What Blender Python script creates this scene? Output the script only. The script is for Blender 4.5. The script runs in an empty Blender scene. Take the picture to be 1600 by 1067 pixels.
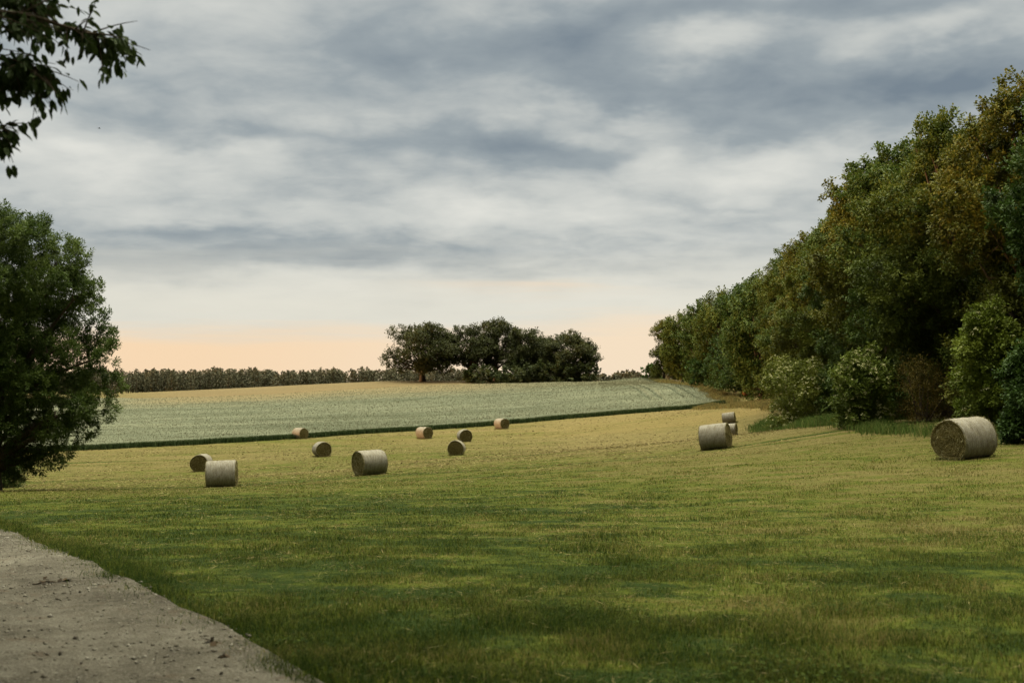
import bpy, math
import numpy as np
from math import radians, pi
from mathutils import Vector

# ---------------------------------------------------------------- camera
F = 1777.8                       # focal length in photo pixels (40 mm on a 36 mm wide frame, 1600 px)
EYE = 1.6
PITCH = math.atan(66.5 / F)
scene = bpy.context.scene
cam_data = bpy.data.cameras.new('camera')
cam = bpy.data.objects.new('camera', cam_data)
scene.collection.objects.link(cam)
scene.camera = cam
cam.location = (0, 0, EYE)
cam.rotation_euler = (radians(90) + PITCH, 0, 0)
cam_data.lens = 40
cam_data.sensor_width = 36
cam_data.clip_end = 6000
cam_data.dof.use_dof = True
cam_data.dof.focus_distance = 60
cam_data.dof.aperture_fstop = 3.2

# ---------------------------------------------------------------- light and exposure
scene.view_settings.view_transform = 'Standard'
scene.view_settings.look = 'None'
scene.view_settings.gamma = 1
scene.view_settings.exposure = 0.12
SUN_EL, SUN_AZ = 4.8, -94           # azimuth from +Y (view direction), negative = left
sd = bpy.data.lights.new('sun', 'SUN')
sd.energy = 5.0
sd.angle = radians(2.5)
sd.color = (1.0, 0.58, 0.27)
sun = bpy.data.objects.new('sun', sd)
scene.collection.objects.link(sun)
_sdir = Vector((math.sin(radians(SUN_AZ)) * math.cos(radians(SUN_EL)), math.cos(radians(SUN_AZ)) * math.cos(radians(SUN_EL)), math.sin(radians(SUN_EL))))
sun.rotation_euler = _sdir.to_track_quat('Z', 'Y').to_euler()
sun.location = (-30, 10, 40)
scene.cycles.max_bounces = 6
scene.cycles.diffuse_bounces = 3
scene.cycles.transmission_bounces = 3
scene.cycles.transparent_max_bounces = 4

# ---------------------------------------------------------------- node helpers
class NT:
    def __init__(s, tree): s.t = tree; s.n = tree.nodes; s.l = tree.links
    def new(s, typ, **kw):
        n = s.n.new(typ)
        for k, v in kw.items(): setattr(n, k, v)
        return n
    def put(s, sock, v):
        if isinstance(v, bpy.types.NodeSocket): s.l.new(v, sock)
        elif v is not None: sock.default_value = v
    def m(s, op, a, b=None, c=None, clamp=False):
        n = s.new('ShaderNodeMath', operation=op); n.use_clamp = clamp
        s.put(n.inputs[0], a)
        if b is not None: s.put(n.inputs[1], b)
        if c is not None: s.put(n.inputs[2], c)
        return n.outputs[0]
    def vec(s, x, y, z):
        n = s.new('ShaderNodeCombineXYZ')
        for i, v in enumerate((x, y, z)): s.put(n.inputs[i], v)
        return n.outputs[0]
    def sep(s, v):
        n = s.new('ShaderNodeSeparateXYZ'); s.l.new(v, n.inputs[0]); return n.outputs
    def scale(s, v, sc):
        n = s.new('ShaderNodeVectorMath', operation='MULTIPLY'); s.l.new(v, n.inputs[0]); n.inputs[1].default_value = sc; return n.outputs[0]
    def noise(s, v, scale=1, detail=3, rough=.55, dist=0):
        n = s.new('ShaderNodeTexNoise'); s.l.new(v, n.inputs['Vector'])
        n.inputs['Scale'].default_value = scale; n.inputs['Detail'].default_value = detail
        n.inputs['Roughness'].default_value = rough; n.inputs['Distortion'].default_value = dist
        return n.outputs[0]
    def mix(s, f, a, b, blend='MIX'):
        n = s.new('ShaderNodeMix', data_type='RGBA', blend_type=blend)
        s.put(n.inputs[0], f)
        for k, v in ((6, a), (7, b)):
            if isinstance(v, tuple) and len(v) == 3: v = v + (1,)
            s.put(n.inputs[k], v)
        return n.outputs[2]
    def rng(s, v, a, b, c=0, d=1, smooth=True):
        n = s.new('ShaderNodeMapRange'); n.clamp = True
        if smooth: n.interpolation_type = 'SMOOTHSTEP'
        s.put(n.inputs[0], v)
        for i, k in enumerate((a, b, c, d)): n.inputs[i + 1].default_value = k
        return n.outputs[0]
    def ramp(s, v, stops):
        n = s.new('ShaderNodeValToRGB'); s.put(n.inputs[0], v)
        e = n.color_ramp.elements
        while len(e) < len(stops): e.new(.5)
        for el, (p, c) in zip(e, stops): el.position = p; el.color = tuple(c) + (1,)
        return n.outputs[0]

def material(name):
    m = bpy.data.materials.new(name); m.use_nodes = True
    t = NT(m.node_tree); t.n.clear()
    out = t.new('ShaderNodeOutputMaterial')
    return m, t, out

def principled(t, col, rough=.8, spec=.2, normal=None):
    p = t.new('ShaderNodeBsdfPrincipled')
    if isinstance(col, tuple): col = col + (1,) if len(col) == 3 else col
    t.put(p.inputs['Base Color'], col); t.put(p.inputs['Roughness'], rough)
    p.inputs['Specular IOR Level'].default_value = spec
    if normal is not None: t.l.new(normal, p.inputs['Normal'])
    return p.outputs[0]

def bump(t, h, strength, dist):
    b = t.new('ShaderNodeBump'); b.inputs['Strength'].default_value = strength; b.inputs['Distance'].default_value = dist
    t.l.new(h, b.inputs['Height']); return b.outputs[0]

# ---------------------------------------------------------------- sky (world)
world = bpy.data.worlds.new('World'); scene.world = world; world.use_nodes = True
w = NT(world.node_tree); w.n.clear()
wout = w.new('ShaderNodeOutputWorld'); bg = w.new('ShaderNodeBackground')
w.l.new(bg.outputs[0], wout.inputs[0]); bg.inputs['Strength'].default_value = 0.1
sky = w.new('ShaderNodeTexSky', sky_type='NISHITA'); sky.sun_disc = False
sky.sun_elevation = radians(SUN_EL); sky.sun_rotation = radians(SUN_AZ)
tc = w.new('ShaderNodeTexCoord').outputs['Generated']
dx, dy, dz = w.sep(tc)
az = w.m('ARCTAN2', dx, dy)
el = w.m('ARCSINE', dz)
den = w.m('ADD', w.m('MAXIMUM', dz, 0.0), 0.20)
plane = w.vec(w.m('DIVIDE', dx, den), w.m('DIVIDE', dy, den), 0.0)
n1 = w.noise(w.scale(plane, (1.0, 1.15, 1)), 1.7, 6, .47, .4)
n3 = w.noise(w.scale(plane, (1.0, 1.2, 1)), 6.0, 7, .56, .3)
dirv = w.vec(az, w.m('MULTIPLY', el, 2.0), 0.3)
wa = w.noise(dirv, 7, 4, .55)
wb = w.noise(w.vec(az, w.m('MULTIPLY', el, 2.0), 5.3), 9, 4, .55)
azw = w.m('ADD', az, w.m('MULTIPLY', w.m('SUBTRACT', wa, .5), .16))
elw = w.m('ADD', el, w.m('MULTIPLY', w.m('SUBTRACT', wb, .5), .075))
BLOBS = [  # az/el centre and size written as photo pixels, amount of dark (+) or bright (-) cloud
    (830, 60, 300, 45, .42), (1250, 30, 330, 26, .30), (1400, 150, 260, 42, .62), (1000, 125, 170, 30, .28),
    (1110, 85, 75, 30, -.40), (1500, 75, 140, 26, -.28), (560, 80, 150, 26, .16), (620, 25, 140, 22, -.10),
    (260, 30, 170, 40, -.20), (430, 95, 160, 28, -.12), (120, 160, 190, 28, .22), (330, 215, 190, 22, .28),
    (110, 255, 150, 38, -.36), (290, 265, 160, 26, -.22), (760, 225, 230, 26, .36), (520, 185, 120, 25, -.12), (900, 190, 120, 22, -.20),
    (960, 150, 260, 14, .12), (1010, 250, 70, 34, -.30), (1230, 225, 90, 24, .18), (1200, 275, 180, 34, -.28),
    (420, 330, 300, 28, -.16), (780, 340, 220, 26, -.18), (1050, 360, 200, 34, -.24),
    (330, 402, 330, 30, .22), (640, 394, 150, 24, .16), (60, 400, 120, 22, .12), (760, 300, 130, 14, .14),
    (1140, 330, 100, 9, .14), (330, 365, 180, 10, .12),
    (600, 465, 500, 30, -.34), (1000, 470, 200, 30, -.34),
]
D = w.m('ADD', w.m('MULTIPLY', w.m('SUBTRACT', n1, .5), .66), .43)
D = w.m('ADD', D, w.m('MULTIPLY', w.m('SUBTRACT', n3, .5), .46))
n4 = w.noise(w.scale(plane, (1.0, 1.05, 1)), 2.8, 6, .50, .15)
D = w.m('ADD', D, w.m('MULTIPLY', w.m('SUBTRACT', w.m('ABSOLUTE', w.m('SUBTRACT', n4, .5)), .09), -.75))
for (px, py, sx, sy, A) in BLOBS:
    a = w.m('DIVIDE', w.m('SUBTRACT', azw, math.atan((px - 800) / F)), sx / F)
    b = w.m('DIVIDE', w.m('SUBTRACT', elw, math.atan((600 - py) / F)), sy * 1.22 / F)
    r2 = w.m('ADD', w.m('MULTIPLY', a, a), w.m('MULTIPLY', b, b))
    g = w.m('POWER', 2.718, w.m('MULTIPLY', r2, -1.0))
    D = w.m('MULTIPLY_ADD', g, A * .80, D)
cloud = w.ramp(D, [(0.0, (.71, .71, .66)), (.33, (.535, .555, .535)), (.62, (.315, .358, .380)), (1.0, (.175, .220, .265))])
# pale band, then the warm sunset band along the horizon
elh = w.m('ADD', el, w.m('MULTIPLY', w.m('SUBTRACT', w.noise(w.vec(w.m('MULTIPLY', az, 2.0), w.m('MULTIPLY', el, 30.0), 0.0), 2.2, 5, .55), .5), .044))
pale = w.rng(elh, .060, .135, 1, 0)
cloud = w.mix(w.m('MULTIPLY', pale, .86), cloud, (.74, .715, .62))
edge = w.m('ADD', .056, w.m('MULTIPLY', w.rng(az, -.05, .12), .012))
warm = w.rng(w.m('SUBTRACT', elh, edge), -.026, .004, 1, 0)
cloud = w.mix(w.m('MULTIPLY', warm, .95), cloud, w.mix(w.rng(az, -.30, .05), (.90, .66, .43), (.88, .71, .52)))
sa = w.m('DIVIDE', w.m('SUBTRACT', azw, .02), .075); sb = w.m('DIVIDE', w.m('SUBTRACT', elh, .084), .006)
streak = w.m('POWER', 2.718, w.m('MULTIPLY', w.m('ADD', w.m('MULTIPLY', sa, sa), w.m('MULTIPLY', sb, sb)), -1.0))
cloud = w.mix(w.m('MULTIPLY', streak, .65), cloud, (.80, .67, .52))
# unseen sky overhead, boosted well past overcast brightness to light tops
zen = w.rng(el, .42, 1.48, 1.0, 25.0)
# unseen sky behind the viewpoint, dimmed to darken sides facing it
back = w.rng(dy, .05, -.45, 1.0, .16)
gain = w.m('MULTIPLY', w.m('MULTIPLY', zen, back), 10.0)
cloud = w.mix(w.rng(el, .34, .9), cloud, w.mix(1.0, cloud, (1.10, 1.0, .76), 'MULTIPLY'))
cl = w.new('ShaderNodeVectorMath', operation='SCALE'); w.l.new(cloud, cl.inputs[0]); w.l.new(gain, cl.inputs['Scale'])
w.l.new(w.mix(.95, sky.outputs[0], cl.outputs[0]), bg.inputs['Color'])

# ---------------------------------------------------------------- mesh helpers
RNG = np.random.default_rng(11)
def mk_mesh(name, V, polys, mats=(), smooth=False, mat_index=None):
    """polys: list of int arrays (n,k)"""
    me = bpy.data.meshes.new(name)
    V = np.asarray(V, np.float32)
    me.vertices.add(len(V)); me.vertices.foreach_set('co', V.ravel())
    polys = [np.asarray(p, np.int32) for p in polys if len(p)]
    nl = sum(p.size for p in polys); npoly = sum(len(p) for p in polys)
    me.loops.add(nl); me.polygons.add(npoly)
    me.loops.foreach_set('vertex_index', np.concatenate([p.ravel() for p in polys]))
    starts = []; o = 0
    for p in polys:
        starts.append(o + np.arange(len(p)) * p.shape[1]); o += p.size
    me.polygons.foreach_set('loop_start', np.concatenate(starts).astype(np.int32))
    if smooth: me.polygons.foreach_set('use_smooth', np.ones(npoly, bool))
    for m in mats: me.materials.append(m)
    if mat_index is not None: me.polygons.foreach_set('material_index', np.asarray(mat_index, np.int32))
    me.update(calc_edges=True); me.validate()
    return me

def link(name, me, parent=None, loc=None):
    o = bpy.data.objects.new(name, me); scene.collection.objects.link(o)
    if parent is not None: o.parent = parent
    if loc is not None: o.location = loc
    return o

def thing(name, label, cat, loc=(0, 0, 0), rotz=0.0, group=None):
    o = bpy.data.objects.new(name, None); scene.collection.objects.link(o)
    o.location = loc; o.rotation_euler = (0, 0, rotz); o.empty_display_size = .3
    return tag(o, label, cat, group)

def tag(o, label=None, cat=None, group=None, kind=None):
    if label: o['label'] = label
    if cat: o['category'] = cat
    if group: o['group'] = group
    if kind: o['kind'] = kind
    return o

class MB:
    def __init__(s): s.V = []; s.Q = []; s.T = []; s.n = 0
    def add(s, V, Q=None, T=None):
        V = np.asarray(V, float)
        if Q is not None: s.Q.append(np.asarray(Q) + s.n)
        if T is not None: s.T.append(np.asarray(T) + s.n)
        s.V.append(V); s.n += len(V)
    def tube(s, pts, rad, seg=7):
        pts = np.asarray(pts, float); k = len(pts)
        tan = np.gradient(pts, axis=0); tan /= np.linalg.norm(tan, axis=1)[:, None] + 1e-9
        ref = np.array([0, 0, 1.0]) if abs(tan[0][2]) < .8 else np.array([1.0, 0, 0])
        u = np.cross(tan, ref); u /= np.linalg.norm(u, axis=1)[:, None] + 1e-9
        v = np.cross(tan, u)
        a = np.arange(seg) / seg * 2 * pi
        ring = (u[:, None, :] * np.cos(a)[None, :, None] + v[:, None, :] * np.sin(a)[None, :, None])
        V = pts[:, None, :] + ring * np.asarray(rad)[:, None, None]
        i = np.arange(k - 1)[:, None] * seg; j = np.arange(seg)[None, :]; j2 = (j + 1) % seg
        Q = np.stack([i + j, i + j2, i + seg + j2, i + seg + j], -1).reshape(-1, 4)
        s.add(V.reshape(-1, 3), Q)
    def mesh(s, name, mats=(), smooth=False):
        P = []
        if s.Q: P.append(np.concatenate(s.Q))
        if s.T: P.append(np.concatenate(s.T))
        return mk_mesh(name, np.concatenate(s.V), P, mats, smooth)

def unit(v): return v / (np.linalg.norm(v, axis=-1, keepdims=True) + 1e-9)
def rand_unit(n, r=None): return unit((r or RNG).normal(size=(n, 3)))

def leaves(mb, P, axis, nrm, L, W, fold=.12):
    """leaf-shaped quads at P pointing along axis"""
    axis = unit(axis); side = unit(np.cross(nrm, axis)); nn = np.cross(axis, side)
    L = np.broadcast_to(L, (len(P),))[:, None]; W = np.broadcast_to(W, (len(P),))[:, None]
    a = P; b = P + axis * L * .45 + side * W * .5 + nn * W * fold
    c = P + axis * L; d = P + axis * L * .45 - side * W * .5 + nn * W * fold
    V = np.stack([a, b, c, d], 1).reshape(-1, 3)
    mb.add(V, np.arange(len(P) * 4).reshape(-1, 4))

def lat(ix, iy, seed):
    h = (ix.astype(np.int64) * 374761393 + iy.astype(np.int64) * 668265263 + seed * 974711) & 0xffffffff
    h = ((h ^ (h >> 13)) * 1274126177) & 0xffffffff
    return ((h ^ (h >> 16)) & 0xffff) / 65535.0
def vnoise(x, y, seed=0):
    x = np.asarray(x, float); y = np.asarray(y, float)
    ix = np.floor(x); iy = np.floor(y); fx = x - ix; fy = y - iy
    fx = fx * fx * (3 - 2 * fx); fy = fy * fy * (3 - 2 * fy)
    a = lat(ix, iy, seed); b = lat(ix + 1, iy, seed); c = lat(ix, iy + 1, seed); d = lat(ix + 1, iy + 1, seed)
    return (a * (1 - fx) + b * fx) * (1 - fy) + (c * (1 - fx) + d * fx) * fy
def fbm(x, y, seed=0, o=3):
    s = 0; a = .5
    for k in range(o): s = s + a * vnoise(x * 2 ** k, y * 2 ** k, seed + k); a *= .5
    return s / (1 - .5 ** o)

# ---------------------------------------------------------------- terrain: heights surveyed from the photograph, smooth surface through them
cp_, sp_ = math.cos(PITCH), math.sin(PITCH)
def at(px, py, d):
    u = (px - 800) / F; v = (533.5 - py) / F
    Y = cp_ - v * sp_; Z = sp_ + v * cp_
    return np.array([u / Y * d, d, EYE + Z / Y * d])
SURVEY = [(1508, 714, 37), (1120, 702, 59.8), (347, 761, 55.5), (578, 742, 59.5), (503, 715, 99), (713, 711, 96), (784, 669, 142), (468, 686, 131),
          (1140, 659, 124), (315, 735, 91), (726, 691.5, 119), (663, 683, 130), (1147, 684, 103),
          (0, 828, 20), (20, 768, 50), (1600, 686, 43), (1340, 661, 63), (1250, 668.5, 70), (1195, 637, 128), (1110, 609, 185), (1020, 594, 280),
          (140, 703, 120), (600, 674, 143), (1000, 647, 152), (1110, 637, 158),
          (190, 616, 252), (400, 607.5, 256), (600, 596, 262), (750, 597, 262), (900, 598, 262), (950, 595, 278), (1010, 594, 286),
          (200, 627, 236), (450, 614, 243), (600, 605, 243), (750, 603, 246), (930, 603, 248)]
ctrl = [at(*s) for s in SURVEY]
ctrl += [np.array(p, float) for p in [
    (0, 0, 0), (0, 6, 0), (-6, 6, -.05), (8, 6, 0), (0, -15, .1), (-15, -10, 0), (15, -10, .1), (-14, 8, -.3), (16, 8, 0), (6, 20, -.72), (-100, -40, -1), (100, -40, 1), (0, -90, .5),
    (-90, 50, -5.2), (-110, 130, -5.8), (-120, 240, -2.6), (45, 45, -.3), (60, 120, .2), (70, 220, 2), (70, 290, 2.6), (140, 100, 1), (140, 250, 2.5),
    (-100, 310, -2.8), (-20, 315, .2), (40, 330, 1.0), (-120, 380, -4), (0, 380, -3), (60, 390, -1), (150, 390, 0), (-200, 200, -4), (-200, 60, -5)]]
ctrl = np.array(ctrl)
S_ = 50.0
def _U(r2): return np.where(r2 > 1e-12, r2 * np.log(r2 + 1e-12), 0)
_n = len(ctrl); _X = ctrl[:, :2] / S_
_K = _U(((_X[:, None] - _X[None]) ** 2).sum(-1)) + np.eye(_n) * .004
_P = np.c_[np.ones(_n), _X]
_A = np.block([[_K, _P], [_P.T, np.zeros((3, 3))]])
_w = np.linalg.solve(_A, np.r_[ctrl[:, 2], np.zeros(3)])
def ground(x, y):
    x = np.asarray(x, float); y = np.asarray(y, float); sh = x.shape
    q = np.c_[x.ravel(), y.ravel()] / S_
    out = np.empty(len(q))
    for i in range(0, len(q), 20000):
        b = q[i:i + 20000]
        out[i:i + 20000] = _U(((b[:, None] - _X[None]) ** 2).sum(-1)) @ _w[:_n] + _w[_n] + b @ _w[_n + 1:]
    out = out.reshape(sh)
    r = np.hypot(x, y - 120)
    t = np.clip((r - 230) / 120, 0, 1); t = t * t * (3 - 2 * t)
    return np.clip(out, -9, 5) * (1 - t) + (-2.6) * t
def ray_ground(px, py, d0=4.0):
    d = d0 * 1.004 ** np.arange(1300)
    u = (px - 800) / F; v = (533.5 - py) / F
    Y = cp_ - v * sp_; Z = sp_ + v * cp_
    z = ground(u / Y * d, d) - (EYE + Z / Y * d)
    k = np.argmax(z > 0)
    if not (z > 0).any(): return None
    return np.array([u / Y * d[k], d[k], float(ground(np.array([u / Y * d[k]]), np.array([d[k]]))[0])])
def gz(x, y): return float(ground(np.array([x]), np.array([y]))[0])

# ---------------------------------------------------------------- zones on the ground
PATH_EDGE = [(3.0, -1.4), (1.3, 1.9)] + [tuple(ray_ground(*p)[:2]) for p in ((508, 1064), (418, 1027), (337, 988), (265, 950), (195, 910), (95, 868), (0, 826))]
_e = np.array(PATH_EDGE[-1]); PATH_EDGE += [tuple(_e + (-5.2, 8.5)), tuple(_e + (-14, 20))]
PATH_EDGE = np.array([(6.5, -8.0)] + PATH_EDGE)
def resample(P, n):
    P = np.asarray(P, float); s = np.r_[0, np.cumsum(np.linalg.norm(np.diff(P, axis=0), axis=1))]
    t = np.linspace(0, s[-1], n); return np.c_[np.interp(t, s, P[:, 0]), np.interp(t, s, P[:, 1])]
def smooth_line(P, n, k=9):
    R = resample(P, n)
    for _ in range(2):
        Rp = np.pad(R, ((k, k), (0, 0)), 'edge'); R = np.stack([Rp[i:i + len(R)] for i in range(2 * k + 1)]).mean(0)
    return R
path_line = smooth_line(PATH_EDGE, 400, 10)
PATH_W = 3.3
_pt = np.gradient(path_line, axis=0); _pn = np.c_[-_pt[:, 1], _pt[:, 0]]; _pn /= np.linalg.norm(_pn, axis=1)[:, None]   # to the left
def in_path(x, y, margin=0.0):
    o = np.zeros(len(x), bool)
    for i in range(0, len(x), 50000):
        d2 = (x[i:i + 50000, None] - path_line[None, ::3, 0]) ** 2 + (y[i:i + 50000, None] - path_line[None, ::3, 1]) ** 2
        k = d2.argmin(1) * 3
        s = (x[i:i + 50000] - path_line[k, 0]) * _pn[k, 0] + (y[i:i + 50000] - path_line[k, 1]) * _pn[k, 1]
        o[i:i + 50000] = (s > margin[i:i + 50000] if np.ndim(margin) else s > margin) & (s < PATH_W)
    return o
def edge_x(y):   # foot of the wood along the right
    return np.interp(y, [20, 43, 50, 62, 80, 100, 125, 170, 280, 330], [21, 19.6, 19.2, 18.8, 21.3, 24.4, 27.8, 31.5, 34.5, 37])
def front_y(x):  # near edge of the crop
    return np.interp(x, CF[:, 0], CF[:, 1])
CF = np.array([ray_ground(*p)[:2] for p in ((-160, 712), (140, 703), (300, 695), (468, 685), (560, 678), (663, 672), (784, 663), (900, 653), (1000, 645), (1090, 638))])
CF = np.vstack([CF, [[30.3, 163.0]]])
print('crop front', CF.round(1).tolist())

# ---------------------------------------------------------------- materials: ground
def meadow_colour(t):
    """mown hay meadow: green regrowth with straw-coloured swaths, strawier towards the crop"""
    co = t.new('ShaderNodeTexCoord').outputs['Object']
    x, y, z = t.sep(co)
    bend = t.m('MULTIPLY', t.m('SUBTRACT', t.noise(co, .03, 2), .5), 9.0)
    yb = t.m('ADD', y, bend)
    big = t.noise(t.vec(t.m('MULTIPLY', x, .35), yb, 0.0), .09, 3, .5)
    band = t.noise(t.vec(t.m('MULTIPLY', x, .10), yb, 3.0), .55, 3, .55)
    mid = t.noise(t.vec(t.m('MULTIPLY', x, .75), y, 1.0), .95, 5, .62)
    fine = t.noise(co, 5.5, 5, .75)
    far = t.rng(y, 10, 95, 0, 1, smooth=False)
    s = t.m('ADD', t.m('ADD', t.m('MULTIPLY_ADD', far, .48, .02), t.m('MULTIPLY', t.rng(t.m('ADD', x, t.m('MULTIPLY', t.m('SUBTRACT', mid, .5), 8.0)), -2, 9), .21)), t.m('MULTIPLY', t.m('SUBTRACT', big, .5), .85))
    s = t.m('ADD', s, t.m('MULTIPLY', t.m('SUBTRACT', band, .5), t.m('MULTIPLY_ADD', far, .30, .30)))
    s = t.m('ADD', s, t.m('MULTIPLY', t.m('SUBTRACT', mid, .5), t.m('MULTIPLY_ADD', far, -.35, 1.0)))
    s = t.m('ADD', s, t.m('MULTIPLY', t.m('SUBTRACT', fine, .5), .60))
    wind = t.noise(t.vec(t.m('MULTIPLY', x, .14), yb, 7.0), 1.5, 4, .65)
    s = t.m('ADD', s, t.m('MULTIPLY', t.m('SUBTRACT', wind, .5), t.m('MULTIPLY_ADD', far, 1.1, .35)))
    for y0, x0, k_ in ((80.0, -10.0, .0012), (81.8, -10.0, .0012), (57.0, 20.0, .0010), (58.8, 20.0, .0010), (104.0, 0.0, .0008)):   # wheel tracks, greener
        xx = t.m('SUBTRACT', x, x0)
        dtr = t.m('SUBTRACT', t.m('ADD', yb, t.m('MULTIPLY', t.m('MULTIPLY', xx, xx), k_)), y0)
        tr_ = t.m('POWER', 2.718, t.m('MULTIPLY', t.m('MULTIPLY', dtr, dtr), -6.0))
        s = t.m('SUBTRACT', s, t.m('MULTIPLY', tr_, .40))
    clump = t.noise(t.vec(x, y, 9.0), 2.3, 4, .65)
    s = t.m('ADD', s, t.m('MULTIPLY', t.m('SUBTRACT', clump, .5), t.m('MULTIPLY_ADD', far, -.3, .65)))
    return s, co, fine, mid
GREEN0, GREEN1, STRAW0, STRAW1 = (.018, .031, .005), (.064, .077, .010), (.098, .086, .027), (.138, .110, .045)
def meadow_ramp(t, s):
    return t.ramp(s, [(.0, GREEN0), (.20, GREEN1), (.42, STRAW0), (.75, STRAW1)])

m_ground, t, out = material('meadow_soil_and_stubble')
s, co, fine, mid = meadow_colour(t)
col = meadow_ramp(t, s)
cl_ = t.noise(co, 3.2, 4, .65)
col = t.mix(t.rng(cl_, .52, .75, 0, .6), col, (.030, .043, .009))
x, y, z = t.sep(co)
tanmix = t.m('MULTIPLY', t.rng(x, -96, -66, .4, 1), t.m('MULTIPLY', t.rng(y, 212, 222), t.rng(x, 45, 60, 1, 0)))
tan_n = t.noise(t.vec(t.m('MULTIPLY', x, .2), y, 0.0), .4, 4, .6)
col = t.mix(tanmix, col, t.mix(tan_n, (.110, .084, .042), (.15, .118, .062)))
h = t.m('ADD', t.noise(co, 14, 4, .7), t.m('MULTIPLY', t.noise(t.scale(co, (.5, 1, 1)), 2.5, 3, .6), 2.0))
t.l.new(principled(t, col, .95, .05, bump(t, h, .9, .09)), out.inputs[0])

def blade_mat(name, ramp=None, transl=.35, dark=1.0, var=.35):
    m, t, out = material(name)
    rnd = t.new('ShaderNodeNewGeometry').outputs['Random Per Island']
    if ramp is None:
        s, co, fine, mid = meadow_colour(t)
        s = t.m('ADD', s, t.m('MULTIPLY', t.m('SUBTRACT', rnd, .5), .75))
        col = meadow_ramp(t, s)
    else:
        col = t.ramp(rnd, ramp)
    hsv = t.new('ShaderNodeHueSaturation'); t.l.new(col, hsv.inputs['Color'])
    t.l.new(t.rng(t.m('FRACT', t.m('MULTIPLY', rnd, 17.3)), 0, 1, (1 - var) * dark, (1 + var) * dark, False), hsv.inputs['Value'])
    col = hsv.outputs[0]
    tr = t.new('ShaderNodeBsdfTranslucent'); t.l.new(col, tr.inputs[0])
    mx = t.new('ShaderNodeMixShader'); mx.inputs[0].default_value = transl
    t.l.new(principled(t, col, .7, .05), mx.inputs[1]); t.l.new(tr.outputs[0], mx.inputs[2])
    t.l.new(mx.outputs[0], out.inputs[0])
    return m
m_grass = blade_mat('meadow_grass_blades', None, .45, 1.25)
m_tall = blade_mat('tall_green_grass', [(0, (.05, .085, .018)), (.6, (.08, .125, .03)), (1, (.15, .16, .05))])
m_dry = blade_mat('dry_straw_grass', [(0, (.105, .098, .036)), (.6, (.165, .140, .058)), (1, (.10, .108, .036))], .45, 1.1)

m_path, t, out = material('trodden_sandy_gravel')
co = t.new('ShaderNodeTexCoord').outputs['Object']
a = t.noise(co, .9, 4, .6); b = t.noise(co, 7, 5, .7); c = t.noise(co, 60, 3, .7)
col = t.ramp(t.m('ADD', t.m('MULTIPLY', a, .6), t.m('MULTIPLY', b, .4)), [(.38, (.036, .031, .022)), (.5, (.076, .068, .052)), (.62, (.122, .112, .090))])
col = t.mix(t.rng(c, .52, .66, 0, .6), col, (.055, .045, .036))
col = t.mix(t.rng(c, .46, .34, 0, .5), col, (.24, .22, .19))
col = t.mix(t.rng(t.noise(co, 3.1, 3, .6), .58, .70, 0, .55), col, (.07, .05, .034))
vor = t.new('ShaderNodeTexVoronoi'); t.l.new(co, vor.inputs['Vector']); vor.inputs['Scale'].default_value = 42
h = t.m('ADD', t.m('MULTIPLY', b, 1.5), t.m('ADD', t.m('MULTIPLY', vor.outputs[0], -.6), c))
t.l.new(principled(t, col, .95, .1, bump(t, h, .8, .02)), out.inputs[0])

m_crop, t, out = material('unripe_grain_canopy')
co = t.new('ShaderNodeTexCoord').outputs['Object']; x, y, z = t.sep(co)
a = t.noise(t.vec(t.m('MULTIPLY', x, .22), y, 0.0), .12, 4, .6); b = t.noise(co, 2.2, 4, .7); c = t.noise(co, .9, 3, .6)
mixv = t.m('ADD', t.m('MULTIPLY', a, .5), t.m('ADD', t.m('MULTIPLY', b, .3), t.m('MULTIPLY', c, .2)))
col = t.ramp(mixv, [(.36, (.058, .067, .040)), (.5, (.092, .101, .066)), (.64, (.130, .137, .092))])
ripe = t.m('MULTIPLY', t.rng(x, -86, -62, .12, 1), t.m('MULTIPLY', t.rng(t.m('ADD', y, t.m('MULTIPLY', t.m('SUBTRACT', a, .5), 40.0)), 196, 236, 0, .95), t.rng(x, -20, 12, 1, .30)))
col = t.mix(ripe, col, (.142, .112, .056))
t.l.new(principled(t, col, .9, .1, bump(t, b, .8, .15)), out.inputs[0])
m_ear = blade_mat('grain_ears', [(0, (.080, .092, .056)), (.5, (.105, .115, .076)), (1, (.140, .147, .100))], .3, 1.0, .12)
m_stalk = blade_mat('grain_stalks', [(0, (.024, .042, .015)), (.6, (.045, .068, .025)), (1, (.08, .105, .045))], .3)

# ---------------------------------------------------------------- ground sheet
rad = np.r_[0.25 * (2600 / .25) ** (np.linspace(0, 1, 330))]
az_f = np.linspace(-0.62, 0.62, 520, endpoint=False); az_b = np.linspace(.62, 2 * pi - .62, 150, endpoint=False)
az_ = np.r_[az_f, az_b]
nr, na = len(rad), len(az_)
R_, A_ = np.meshgrid(rad, az_, indexing='ij')
X_ = R_ * np.sin(A_); Y_ = R_ * np.cos(A_)
Z_ = ground(X_, Y_) + (fbm(X_ * .9, Y_ * .9, 3) - .5) * .05 * np.clip(R_ / 5, 0, 1) * (R_ < 200)
V = np.vstack([[[0, 0, gz(0, 0)]], np.stack([X_, Y_, Z_], -1).reshape(-1, 3)])
i = np.arange(nr - 1)[:, None] * na + 1; j = np.arange(na)[None]; j2 = (j + 1) % na
Q = np.stack([i + j, i + na + j, i + na + j2, i + j2], -1).reshape(-1, 4)
T = np.stack([np.zeros(na, int), 1 + np.arange(na), 1 + (np.arange(na) + 1) % na], -1)
T = T[:, ::-1]
Q = Q[:, ::-1]
g = link('meadow_ground', mk_mesh('meadow_ground', V, [Q, T], [m_ground], True)); tag(g, kind='structure')

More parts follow.
